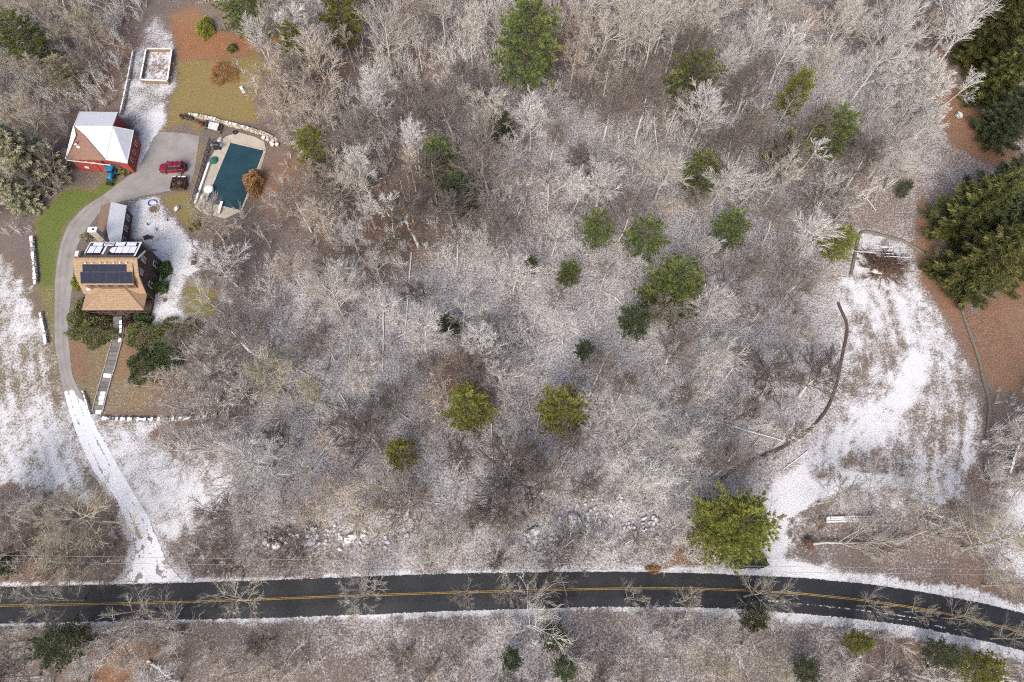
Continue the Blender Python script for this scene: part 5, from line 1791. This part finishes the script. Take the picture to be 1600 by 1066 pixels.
# dry stone wall above the pool, of separate stones joined because each is a few pixels
def stone_wall(name, line, w, h, label, mat='stone', cap=None, size=.42, seed=1, cat='stone wall'):
    P = resample(UP(line), max(3, int(sum(math.dist(a_, b_) for a_, b_ in zip(UP(line)[:-1], UP(line)[1:])) / .35)))
    rr = random.Random(seed)
    t = thing(name, (float(P[len(P) // 2][0]), float(P[len(P) // 2][1]), 0), label, cat)
    d = np.concatenate([[0], np.cumsum(np.hypot(*np.diff(P, axis=0).T))])
    n = int(d[-1] / size)
    m = MB()
    for i in range(n):
        s = (i + .5) * size
        x, y = np.interp(s, d, P[:, 0]), np.interp(s, d, P[:, 1])
        tx, ty = np.interp(s + .1, d, P[:, 0]) - x, np.interp(s + .1, d, P[:, 1]) - y
        L = math.hypot(tx, ty) + 1e-9
        nx, ny = -ty / L, tx / L
        for lv in range(max(1, int(h / .3))):
            for sd in (-.5, .5):
                o = sd * w * .55 + rr.uniform(-.05, .05)
                m.blob((x + nx * o, y + ny * o, .14 + lv * .28 + rr.uniform(-.03, .05)), (size * rr.uniform(.45, .68), w * rr.uniform(.3, .42), .19), rr.randint(0, 9999), 1, .22)
    m.build('stones', mat, t)['kind'] = 'stuff'
    if cap:
        q = [(float(a), float(b), h + .06) for a, b in P]
        sm = MB()
        for a, b in zip(q[:-1], q[1:]):
            if rr.random() < cap:
                sm.bar(a, b, w * rr.uniform(.35, .95), rr.uniform(.05, .12))
        sm.build('snow', 'snow', t)['kind'] = 'stuff'
    return t


stone_wall('stone_wall', [(297, 181), (325, 186), (353, 194), (385, 202), (414, 211), (436, 223)], .7, .6, 'tan dry stone wall curving above the swimming pool', 'stone_tan', .25, .5, 3)
stone_wall('stone_wall', [(52, 372), (54, 395), (57, 425), (58, 447)], .6, .6, 'grey stone wall at the left edge of the green lawn, upper length', 'stone', .75, .45, 4)
stone_wall('stone_wall', [(65, 488), (68, 505), (72, 522), (74, 540)], .55, .5, 'grey stone wall beside the lower drive verge, lower length', 'stone', .7, .45, 5)
stone_wall('stone_wall', [(155, 655), (185, 656), (240, 657), (300, 654), (340, 650)], .7, .5, 'low stone wall running right from the foot of the walk', 'stone', .55, .5, 6)
stone_wall('stone_wall', [(131, 612), (138, 632), (143, 650)], .3, .45, 'short snow-capped wall curving along the drive at the walk', 'stone', .95, .4, 7)
stone_wall('stone_wall', [(210, 84), (204, 115), (198, 145), (190, 181)], .35, .6, 'snow-topped low wall leading from the garden to the barn', 'stone', .97, .4, 8)
stone_wall('stone_wall', [(1595, 685), (1585, 705), (1575, 740)], .5, .5, 'snowy stone wall at the right edge below the leaf slope', 'stone', .9, .5, 9)


# stone walk: slabs set one after the other, steps at both ends
t = thing('stone_walk', tuple(U(168, 580)), 'bluestone walk with steps from the porch down to the drive', 'walkway')
L = resample(UP([(187, 497), (186, 515), (183, 535), (178, 552), (172, 575), (165, 597), (158, 622), (152, 648)]), 60)
dd = np.concatenate([[0], np.cumsum(np.hypot(*np.diff(L, axis=0).T))])
nsl = 22
for i in range(nsl):
    s0, s1 = dd[-1] * i / nsl + .03, dd[-1] * (i + 1) / nsl - .03
    p0 = Vector((float(np.interp(s0, dd, L[:, 0])), float(np.interp(s0, dd, L[:, 1])), 0))
    p1 = Vector((float(np.interp(s1, dd, L[:, 0])), float(np.interp(s1, dd, L[:, 1])), 0))
    n = Vector((-(p1 - p0).y, (p1 - p0).x, 0)).normalized() * .72
    z = .10 + (.05 if i % 2 else 0)
    if i < 6:
        z += .09 * (6 - i)
    q = [p0 + n, p0 - n, p1 - n, p1 + n]
    sl_ = MB().slab([(v.x, v.y, z) for v in q], z + .05)
    st_ = sl_.build('step' if i < 6 or i > 18 else 'slab', 'flag', t)
    if i in (1, 2, 3, 5, 17, 18, 19, 21) or i == 13:
        e = R.uniform(.1, .25)
        f0, f1 = (.0, .32) if i < 6 else (R.uniform(0, .2), R.uniform(.55, 1))
        MB().slab([(v.x, v.y, z + .035) for v in (q[0].lerp(q[1], f0), q[0].lerp(q[1], f1), q[3].lerp(q[2], f1 * .9), q[3].lerp(q[2], f0))], .03).build('snow', 'snow', st_)
for s in (-1, 1):
    e = MB()
    for i in range(0, 58, 2):
        a_, b_ = L[i], L[i + 2 if i + 2 < 60 else 59]
        tv = np.array(b_) - np.array(a_)
        nv = np.array([-tv[1], tv[0]]) / (np.hypot(*tv) + 1e-9) * .82 * s
        e.bar((a_[0] + nv[0], a_[1] + nv[1], .1), (b_[0] + nv[0], b_[1] + nv[1], .1), .16, .24)
    e.build('kerb', 'stone', t)

# raised garden bed with a white timber rail
t = thing('garden_bed', tuple(U(248, 107)), 'rectangular garden plot fenced by a low snow-topped rail', 'garden bed')
GP = [Vector(U(232, 82)), Vector(U(272, 82)), Vector(U(265, 132)), Vector(U(223, 130))]
MB().slab([(p.x, p.y, .12) for p in GP][::-1], .1).build('soil', 'garden', t)
for i in range(4):
    a, b = GP[i], GP[(i + 1) % 4]
    MB().bar((a.x, a.y, .5), (b.x, b.y, .5), .1, .9).build('board', 'wood', t)
    MB().bar((a.x, a.y, .99), (b.x, b.y, .99), .3, .09).build('snow', 'snow', t)
    for f in (0, .5):
        q = a.lerp(b, f)
        MB().box((q.x, q.y, .55), (.16, .16, 1.1)).build('post', 'wood', t)
rr_ = random.Random(5)
sn = MB()
for i in range(34):
    u, v = rr_.uniform(.06, .94), rr_.uniform(.06, .94)
    q = GP[0].lerp(GP[1], u).lerp(GP[3].lerp(GP[2], u), v)
    sn.blob((q.x, q.y, .13), (rr_.uniform(.15, .6), rr_.uniform(.2, .7), .06), i, 1)
sn.build('snow', 'snow_dirty', t)['kind'] = 'stuff'
V, F = twig_dome(77, 900, .9, 16, .02, 1.0)
V[:, 0] = V[:, 0] * 1.6
k_ = link('dead_stalks', np_mesh('dead_stalks', V, F, M['brush_brown']), t)


# tractor by the barn
c = U(177.5, 277)
t = thing('garden_tractor', (c[0], c[1], .02), 'small bright blue tractor parked in front of the barn', 'tractor')
T_ = lambda nm, mb, m: link(nm, mb.mesh(nm, M[m]), t)
hd = MB()
loft(hd, [[(-.38, y, .45), (.38, y, .45), (.40, y, z * .8), (.26, y, z), (-.26, y, z), (-.40, y, z * .8)] for y, z in ((.95, 1.0), (.8, 1.12), (-.05, 1.22), (-.15, 1.1))])
T_('hood', hd, 'blue')
cb = MB()
loft(cb, [[(-.62, y, .5), (.62, y, .5), (.62, y, z), (-.62, y, z)] for y, z in ((-.2, .75), (-1.1, .8))])
T_('fender', cb, 'blue')
T_('roof', MB().box((0, -.55, 1.95), (1.35, 1.2, .1), 0, .92), 'blue')
for sx in (-1, 1):
    for y in (-.1, -1.0):
        T_('post', MB().bar((sx * .55, y, .8), (sx * .55, y, 1.92), .06, .06), 'black')
    w = T_('wheel', MB().disc((sx * .72, -.75, .5), .5, .32, 18, 'x'), 'rubber')
    link('rim', MB().disc((sx * .885, -.75, .5), .25, .03, 12, 'x').mesh('rim', M['white']), w)
    w = T_('wheel', MB().disc((sx * .6, .65, .3), .3, .22, 16, 'x'), 'rubber')
    link('rim', MB().disc((sx * .715, .65, .3), .15, .03, 10, 'x').mesh('rim', M['white']), w)
    T_('loader_arm', MB().bar((sx * .5, -.1, .9), (sx * .5, 1.5, .35), .09, .12), 'black')
T_('bucket', MB().box((0, 1.65, .3), (1.4, .45, .45), 0, .85), 'black')
T_('seat', MB().box((0, -.7, .95), (.45, .45, .3), 0, .85), 'black')
T_('steering_wheel', MB().disc((0, -.25, 1.25), .18, .04, 12), 'black')
t.rotation_euler = (0, 0, math.radians(172))

# trailer heaped with leaves
c = U(282, 290)
t = thing('utility_trailer', (c[0], c[1], .03), 'open trailer heaped with brown leaves at the edge of the court', 'trailer')
T_('bed', MB().box((0, 0, .45), (2.5, 2.7, .12)), 'wood_dark')
for s in (-1, 1):
    T_('side_board', MB().box((s * 1.22, 0, .72), (.07, 2.7, .45)), 'wood_dark')
    T_('end_board', MB().box((0, s * 1.32, .72), (2.5, .07, .45)), 'wood_dark')
    T_('wheel', MB().disc((s * 1.4, -.1, .32), .32, .2, 16, 'x'), 'rubber')
T_('drawbar', MB().bar((0, 1.35, .4), (0, 2.3, .35), .12, .1), 'black')
T_('snow', MB().box((0, 1.18, .98), (2.3, .26, .08)), 'snow')
t = thing('leaf_heap', (c[0], c[1], .5), 'heap of brown leaves filling the trailer', 'leaf pile')
lf = MB()
rr_ = random.Random(9)
lf.blob((0, -.05, .25), (1.18, 1.22, .35), 4, 2, .12)
link('heap', lf.mesh('heap', M['leafpile']), t)
rng_ = np.random.default_rng(4)
PP = np.c_[rng_.uniform(-1.1, 1.1, 260), rng_.uniform(-1.2, 1.1, 260), rng_.uniform(.45, .62, 260)]
V, F, T = tuft_cloud(PP, np.tile([0, 0, .4], (260, 1)), rng_.random(260) * .5, 4, .22, .12, rng_, 1.0)
link('leaves', np_mesh('leaves', V, F, M['purple_leaf'], None, T), t)
for k, (px, py) in enumerate(((279, 281.5), (286, 280.5))):
    c2 = U(px, py)
    t2 = thing('tyre', (c2[0], c2[1], .03), ['spare tyre lying behind the trailer, left one', 'spare tyre lying behind the trailer, right one'][k], 'tyre', 'tyres behind the trailer')
    m_ = MB().tube([(.3 * math.cos(i * .5236), .3 * math.sin(i * .5236), .12) for i in range(13)], .12, 7, False)
    link('rubber', m_.mesh('rubber', M['rubber']), t2)
    link('hub_snow', MB().disc((0, 0, .1), .22, .08, 12).mesh('hub_snow', M['snow']), t2)

# barrels and a steel frame along the wall above the pool
for k, (px, py) in enumerate(((286, 185), (293.5, 186), (300, 187.5), (316, 196))):
    c = U(px, py)
    t = thing('barrel', (c[0], c[1], 0), ['dark barrel at the left end of the row by the stone wall', 'dark barrel second from the left by the stone wall', 'dark barrel third from the left by the stone wall', 'rusty barrel nearest the snowy frame above the pool'][k], 'barrel', 'barrels by the stone wall')
    link('drum', MB().tube([(0, 0, 0), (0, 0, .3), (0, 0, .6), (0, 0, .88)], [.38, .41, .41, .38], 14).mesh('drum', M['wood_dark' if k < 3 else 'rust']), t)
    link('lid', MB().disc((0, 0, .885), .30, .04, 14).mesh('lid', M['black']), t)
for k in range(4):
    c = U(305 + k * 4, 190 + k * 1.6)
    t = thing('log_round', (c[0], c[1], 0), ['first', 'second', 'third', 'fourth'][k] + ' log round from the left between barrels and snowy rack', 'log', 'log rounds by the stone wall')
    link('wood', MB().tube([(-.35, 0, .22), (.35, .05, .22)], .22, 9).mesh('wood', M['wood_dark']), t)
    link('cut_face', MB().disc((.36, .05, .22), .17, .02, 9, 'x').mesh('cut_face', M['wood']), t)
t = thing('timber_rack', tuple(U(338, 200)), 'low timber rack with snow and two dark beams above the pool', 'rack')
A0, A1, A2, A3 = (Vector(U(*p)) for p in ((324, 192), (349, 198), (345, 209), (322, 202)))
MB().slab([(p.x, p.y, .55) for p in (A0, A1, A2, A3)][::-1], .12).build('deck', 'wood', t)
MB().slab([(p.x, p.y, .64) for p in (A0.lerp(A1, .2), A0.lerp(A1, .85), A3.lerp(A2, .85), A3.lerp(A2, .2))][::-1], .07).build('snow', 'snow_dirty', t)
for a, b in ((A0.lerp(A1, .12), A3.lerp(A2, .12)), (A0.lerp(A1, .92), A3.lerp(A2, .92))):
    MB().bar((a.x, a.y, .78), (b.x, b.y, .78), .28, .3).build('beam', 'black', t)
for p in (A0, A1, A2, A3):
    MB().box((p.x, p.y, .22), (.18, .18, .44)).build('post', 'wood_dark', t)
c = U(368, 208)
t = thing('tyre', (c[0], c[1], .08), 'dark tyre lying against the stone wall above the pool', 'tyre')
link('rubber', MB().tube([(.36 * math.cos(i * .5236), .36 * math.sin(i * .5236), .13) for i in range(13)], .13, 7, False).mesh('rubber', M['rubber']), t)
link('hub', MB().disc((0, 0, .06), .2, .08, 12).mesh('hub', M['rust']), t)
# fire ring with a blue toy in the back yard
c = U(241, 327)
t = thing('fire_ring', (c[0], c[1], 0), 'ring of small stones and ash in the snowy back yard', 'fire pit')
for i in range(11):
    a = i * .571
    link('stone', MB().blob((.75 * math.cos(a), .75 * math.sin(a), .12), (.22, .2, .17), i, 1).mesh('stone', M['stone']), t)
link('ash', MB().disc((0, 0, .04), .6, .06, 16).mesh('ash', M['leafpile']), t)
c = U(240, 322)
t = thing('play_hoop', (c[0] - .3, c[1] + .6, 0), 'blue and white play hoop lying on the snow behind the house', 'toy')
link('hoop', MB().tube([(.75 * math.cos(i * .349), .6 * math.sin(i * .349), .12) for i in range(14)], .11, 7).mesh('hoop', M['toy_blue']), t)
link('hoop_end', MB().tube([(.75 * math.cos(i * .349), .6 * math.sin(i * .349), .12) for i in range(14, 19)], .11, 7).mesh('hoop_end', M['white']), t)
c = U(231, 373)
t = thing('wheelbarrow', (c[0], c[1], 0), 'dark wheelbarrow left in the snow behind the house', 'wheelbarrow')
link('tray', MB().box((0, 0, .5), (.9, .6, .3), .5, 1.15).mesh('tray', M['black']), t)
link('wheel', MB().disc((.5, .3, .18), .18, .08, 12, 'y').mesh('wheel', M['rubber']), t)
for s in (-1, 1):
    link('handle', MB().bar((.3, s * .2, .35), (-.9, s * .28 - .3, .6), .05, .05).mesh('handle', M['wood']), t)
    link('leg', MB().bar((-.3, s * .22 - .1, .0), (-.25, s * .22 - .1, .4), .05, .05).mesh('leg', M['black']), t)
c = U(380, 143)
t = thing('garden_bench', (c[0], c[1], 0), 'pale bench beside the bare shrubs on the olive lawn', 'bench')
link('seat', MB().box((0, 0, .45), (1.8, .5, .08), -1.0).mesh('seat', M['snow']), t)
for s in (-.7, .7):
    link('leg', MB().box((s * math.cos(-1.0), s * math.sin(-1.0), .21), (.12, .45, .42), -1.0).mesh('leg', M['stone']), t)


# ------------------------------------------------------------------ boulders, logs, brush pile, socks, wires
ROCK = [MB().blob((0, 0, .35), (1, .8, .7), 200 + i, 2, .22).mesh('boulder', M['boulder']) for i in range(7)]
def rock(px, py, s, label, group=None):
    c = U(px, py)
    o = link('boulder', R.choice(ROCK))
    o.location = (c[0], c[1], .0)
    o.scale = (s * R.uniform(.8, 1.2), s * R.uniform(.8, 1.2), s * R.uniform(.7, 1.0))
    o.rotation_euler = (0, 0, R.uniform(0, 6.28))
    tag(o, label, 'boulder', group)


BIG = [(433, 852, 1.0, 'flat pale boulder, biggest at the left of the rubble line'), (549, 842, 1.05, 'largest pale boulder in the middle of the rubble line'), (418, 848, .75, 'pale boulder just left of the flat one in the rubble line'), (388, 846, .6, 'pale boulder at the left end of the rubble line'), (488, 847, .75, 'pale boulder beside a dark stump in the rubble line'), (897, 818, 1.3, 'large jagged boulder, left group near the lower wood edge'), (834, 832, 1.0, 'dark split boulder below left of the jagged one'), (806, 812, .6, 'round pale boulder below the bare lower wood'), (1027, 842, .55, 'round white boulder left of the biggest pine'), (652, 817, .5, 'pale boulder above the right end of the rubble line'), (277, 327, .55, 'pale round boulder beside the mossy shrub below the pool'), (1497, 182, .9, 'snow-covered boulder by the top right spruces'), (1537, 692, .6, 'grey boulder at the end of the right-hand tan sock')]
for b_ in BIG:
    rock(*b_)
rr_ = random.Random(21)
n_ = 0
while n_ < 62:
    px = rr_.gauss(480, 75)
    py = 838 + (px - 480) * .02 + rr_.gauss(0, 9)
    if 330 < px < 660:
        rock(px, py, rr_.uniform(.24, .5), 'small grey stone in the rubble line above the road', 'rubble stones above the road')
        n_ += 1
for cx, cy, sx, sy, n in ((900, 808, 22, 12, 22), (838, 840, 18, 9, 14), (1000, 826, 16, 9, 16), (935, 790, 16, 8, 12), (1020, 815, 10, 6, 5), (740, 790, 16, 12, 8)):
    for i in range(n):
        rock(rr_.gauss(cx, sx), rr_.gauss(cy, sy), rr_.uniform(.22, .48), 'small grey stone in the scattered heap at the lower wood edge', 'scattered stones at the wood edge')

LOGS = [((600, 470), (598, 583), .13, 'long straight pale log lying upright in the photo, left middle wood'), ((643, 395), (632, 540), .12, 'long bleached log beside the straight pale one'), ((622, 527), (730, 472), .14, 'snowy log slanting up right beside the tiny pine'), ((568, 492), (638, 457), .10, 'thin snowy log crossing above the straight pale one'), ((590, 622), (655, 668), .14, 'snowy log above the small lime pine'), ((490, 725), (566, 632), .14, 'dark log slanting across the lower left wood'), ((530, 615), (562, 660), .12, 'pale log crossing the dark slanting log'), ((768, 660), (770, 762), .12, 'straight snowy log below the dense olive pine'), ((865, 750), (910, 668), .13, 'dark snowy log below the lone yellow-topped pine'), ((835, 690), (845, 630), .13, 'snowy log left of the lone yellow-topped pine'), ((663, 338), (700, 326), .12, 'short pale log below the two green pines'), ((760, 300), (782, 296), .1, 'short dark log right of the loose dark pine'), ((735, 408), (775, 372), .13, 'dark log slanting in the centre left wood'), ((860, 305), (912, 270), .12, 'dark log slanting in the upper centre wood'), ((1080, 520), (1128, 552), .13, 'snowy log below right of the large rounded pine'), ((1118, 660), (1225, 690), .2, 'thick dark fallen trunk left of the snow field'), ((1165, 710), (1190, 680), .1, 'thin log below the thick fallen trunk'), ((1262, 705), (1222, 735), .12, 'dark branch at the lower left edge of the snow field'), ((1022, 183), (1027, 245), .12, 'upright dark log below the broad green pine'), ((640, 778), (708, 792), .1, 'thin snowy log below the small lime pine'), ((455, 570), (515, 610), .13, 'dark log in the far left lower wood'), ((470, 640), (520, 690), .1, 'thin dark log left of the crossed logs'), ((1345, 300), (1368, 330), .12, 'pale log above the snow field corner'), ((1217, 420), (1222, 480), .12, 'thin pale log left of the snow field'), ((1222, 590), (1220, 640), .12, 'dark upright log left of the snow field edge'), ((690, 190), (735, 180), .12, 'dark log above the pines right of the pool'), ((232, 1032), (268, 1060), .2, 'thick snowy log at the bottom left edge'), ((960, 465), (975, 480), .14, 'short dark log left of the large rounded pine'), ((1340, 150), (1310, 120), .14, 'dark log between the upper right pines'), ((1380, 150), (1345, 190), .14, 'snowy dark log left of the right-hand red leaves')]


def log(a, b, r, label, name='fallen_log', group='fallen logs', z=.0, mat='log'):
    a, b = Vector(U(*a)), Vector(U(*b))
    t = thing(name, tuple((a + b) / 2), label, 'log', group)
    d = (b - a)
    n = Vector((-d.y, d.x, 0)).normalized()
    pts = [a.lerp(b, f) + n * R.gauss(0, .06) + Vector((0, 0, r * .9 + z)) for f in (0, .25, .5, .75, 1)]
    MB().tube([tuple(p) for p in pts], [r * 1.15, r, r * .92, r * .8, r * .6], 8).build('trunk', mat, t)
    st = MB()
    for i in range(6):
        f = R.uniform(.3, .98)
        p = a.lerp(b, f) + Vector((0, 0, r + z))
        q = p + (d.normalized() * R.uniform(.3, 1.0) + n * R.choice((-1, 1)) * R.uniform(.4, 1.1) + Vector((0, 0, R.uniform(0, .6))))
        st.tube([tuple(p), tuple(q)], [r * .3, r * .1], 4, False)
    st.build('branch_stub', 'bark_grey', t)['kind'] = 'stuff'
    return t


for lg in LOGS:
    log(*lg)
for k in range(3):
    log((1290, 808 + k * 4), (1366 - k * 3, 808 + k * 3), .17, ['uppermost of three parallel logs beside the snowy lane', 'middle one of three parallel logs beside the snowy lane', 'lowest of three parallel logs beside the snowy lane'][k])
for k, (px, py) in enumerate(((1279, 818), (1262, 850), (1448, 812))):
    c = U(px, py)
    t = thing('root_plate', (c[0], c[1], 0), ['upturned brown roots at the left end of the three logs', 'brown root stump at the start of the fallen tree', 'reddish stump below the right end of the snowy lane'][k], 'stump', 'torn-up roots near the lane')
    link('soil', MB().blob((0, 0, .5), (.55, .9, .75), 60 + k, 2, .35).mesh('soil', M['soil']), t)
    V, F = twig_dome(300 + k, 150, 1.5, .8, .05, 1.6)
    link('roots', np_mesh('roots', V, F, M['bark_dark']), t)
for k, (p0, hh, az) in enumerate((((1262, 851), 14, 0.10), ((1400, 850), 9, .35))):
    c = U(*p0)
    t = put_tree('fallen_tree', BARE[4 + k], c, hh, 'bark_grey', ['fallen bare tree lying along the road side of the lane', 'smaller fallen bare tree in the brush below the snow field'][k], 'tree', 'fallen trees', 0, 1.0)
    t.location.z = .4
    t.rotation_euler = (0, math.radians(84), az)

# brush pile in the snow field
c = U(1380, 418)
t = thing('brush_pile', (c[0], c[1], 0), 'round heap of brown brush and sticks in the snow field', 'brush pile')
V, F = twig_dome(401, 2600, 2.6, 9, .03, 1.9)
V[:, 0] *= 1.6
V[:, 1] *= 1.35
V[:, 2] = np.abs(V[:, 2]) * .55
link('twigs', np_mesh('twigs', V, F, M['pile_brown']), t)
V, F = twig_dome(402, 700, 2.2, 9, .035, 1.9)
V[:, 0] *= 1.6
V[:, 1] *= 1.1
V[:, 2] = np.abs(V[:, 2]) * .6
link('sticks', np_mesh('sticks', V, F, M['bark_dark']), t)
link('snow', MB().blob((-1.2, -1.0, .5), (1.1, .7, .15), 7, 2, .35).mesh('snow', M['snow_dirty']), t)
for k in range(9):
    a_ = R.uniform(-.35, .35) + (0 if k % 2 else 3.1)
    x_, y_ = R.uniform(-2, 1.8), R.uniform(1.6, 3.2)
    link('pole', MB().tube([(x_, y_, .5 + .1 * k), (x_ + 4.2 * math.cos(a_), y_ + 4.2 * math.sin(a_) * .4, .6 + .1 * k)], [.10, .05], 6).mesh('pole', M['log']), t)

SOCKS = [([(1500, 478), (1507, 500), (1515, 522), (1528, 558), (1533, 580), (1538, 605), (1544, 618), (1545, 645), (1541, 684)], 'tan erosion sock running down the right side of the snow field'), ([(1329, 430), (1334, 405), (1338, 385), (1342, 366), (1347, 361), (1380, 369), (1412, 378), (1436, 392), (1452, 405), (1462, 417)], 'tan erosion sock bent round the top of the snow field'), ([(1309, 474), (1313, 488), (1322, 500), (1325, 512), (1319, 540), (1313, 568), (1308, 598), (1293, 640), (1270, 668), (1240, 690), (1205, 709), (1165, 722), (1140, 738), (1125, 752)], 'dark erosion sock down the left side of the snow field into the wood')]
for k, (pl, lb) in enumerate(SOCKS):
    P = smooth_line(resample(UP(pl), 60), 6)
    t = thing('erosion_sock', (float(P[30][0]), float(P[30][1]), 0), lb, 'erosion sock', 'erosion socks round the snow field')
    MB().tube([(float(x), float(y), .17) for x, y in P], .27 if k < 2 else .24, 8).build('tube', 'sock' if k < 2 else 'wood_dark', t)
    if k < 2:
        st = MB()
        for i in range(4, 58, 6):
            x, y = float(P[i][0]), float(P[i][1])
            st.box((x + .22, y, .3), (.06, .06, .6))
        st.build('stakes', 'wood', t)['kind'] = 'stuff'

for k, (p0, p1, z) in enumerate((((-120, 865.5), (1720, 892), 8.0), ((-120, 876), (1720, 900), 7.0))):
    a, b = Vector(U(*p0, z)), Vector(U(*p1, z))
    t = thing('power_line', tuple((a + b) / 2), ['upper overhead wire crossing the verge above the road', 'lower overhead wire crossing the verge above the road'][k], 'wire', 'overhead wires')
    pts = [a.lerp(b, f) + Vector((0, 0, -.9 * 4 * f * (1 - f))) for f in [i / 24 for i in range(25)]]
    MB().tube([tuple(p) for p in pts], .022, 5).build('wire', 'wire', t)
for k, px in enumerate((-120, 1720)):
    a = Vector(U(px, 865.5 if k == 0 else 892, 8.0))
    t = thing('utility_pole', (a.x, a.y, 0), ['wooden utility pole beyond the left edge', 'wooden utility pole beyond the right edge'][k], 'pole')
    MB().tube([(a.x, a.y - .1, -.3), (a.x, a.y - .1, 9.2)], [.17, .12], 8).build('pole', 'wood', t)
    MB().bar((a.x, a.y - 1.4, 8.0), (a.x, a.y + .5, 8.0), .12, .12).build('crossarm', 'wood', t)


# ------------------------------------------------------------------ labels for the leafless trees: nearest landmark, side, rank
SHORT = ['top middle tall pine', 'upper right broad pine', 'slim upper right pine', 'left pine of the upper pair', 'right pine of the upper pair', 'dark narrow upper pine', 'brown-patched green pine', 'loose dark pine beside it', 'round pine by the pool', 'narrow pine by orange leaves', 'top edge yellow pine', 'pine above the olive lawn', 'yellow-topped mid-wood pine', 'deep green mid-wood pine', 'fresh green upper pine', 'thin overgrown right pine', 'large rounded pine', 'dark pine under the rounded one', 'lone yellow-topped pine', 'dense olive pine', 'small lime pine', 'biggest roadside pine', 'tiny left wood pine', 'half bare mid pine', 'very small centre pine', 'sapling pine left of centre', 'olive evergreen by the snow field', 'small dark evergreen at upper right', 'wide pine at lower left', 'dark pine of the bottom trio', 'right pine of the bottom trio', 'left pine of the bottom trio', 'green pine on the shoulder', 'vivid yellow pine', 'loose pine below the bend', 'bottom right corner pine', 'low pine right of bottom trio', 'dark pine at the left edge', 'top left corner pine', 'greyish pine above the barn', 'top right corner spruce', 'edge-cut top right spruce', 'spruce over the red leaves', 'dark right edge spruce', 'upper left clump spruce', 'upper right clump spruce', 'middle clump spruce', 'foot spruce of the clump', 'yellowish clump spruce', 'pale drooping evergreen', 'smaller pale olive evergreen']
assert len(SHORT) == len(EVERGREENS)
NICE = [('the ' + n, b) for n, (lb, b) in zip(SHORT, EVERGREENS)]
NICE += [('the red barn', (-74, 80)), ('the swimming pool', (-50, 74)), ('the brown house', (-65, 53)), ('the brush pile', U(1380, 418)[:2]), ('the lower drive mouth', U(235, 850)[:2]), ('the rubble line', U(480, 838)[:2]), ('the jagged boulder', U(897, 818)[:2]), ('the three parallel logs', U(1330, 812)[:2]), ('the crossed lower left logs', U(545, 640)[:2]), ('the straight pale log', U(598, 530)[:2]), ('the garden plot', U(248, 107)[:2]), ('the thick fallen trunk', U(1170, 675)[:2]), ('the yellow road line at the left edge', U(60, 945)[:2]), ('the yellow road line in mid photo', U(700, 926)[:2]), ('the yellow road line near the bend', U(1300, 932)[:2]), ('the snowy centre-left field', U(310, 770)[:2])]
ORD = ['nearest', 'second nearest', 'third nearest', 'fourth nearest', 'fifth nearest', 'sixth nearest', 'seventh nearest', 'eighth nearest', 'ninth nearest', 'tenth nearest'] + ['%dth nearest' % i for i in range(11, 60)]
buckets = {}
for rec in TREES + SHRUBS:
    t, b, tone, h = rec
    kind = t['category']
    i = min(range(len(NICE)), key=lambda k: (NICE[k][1][0] - b[0]) ** 2 + (NICE[k][1][1] - b[1]) ** 2)
    dx, dy = b[0] - NICE[i][1][0], b[1] - NICE[i][1][1]
    side = ('right of' if dx > 0 else 'left of') if abs(dx) > abs(dy) else ('above' if dy > 0 else 'below')
    buckets.setdefault((i, side, kind), []).append((dx * dx + dy * dy, rec))
for (i, side, kind), rs in buckets.items():
    rs.sort(key=lambda q: q[0])
    for k, (d, (t, b, tone, h)) in enumerate(rs):
        t['label'] = '%s leafless %s, %s %s %s' % (TONEWORD[tone], kind, ORD[k], side, NICE[i][0])
print('objects', len(bpy.data.objects), 'tris', sum(len(m.loops) - 2 * len(m.polygons) for m in bpy.data.meshes))
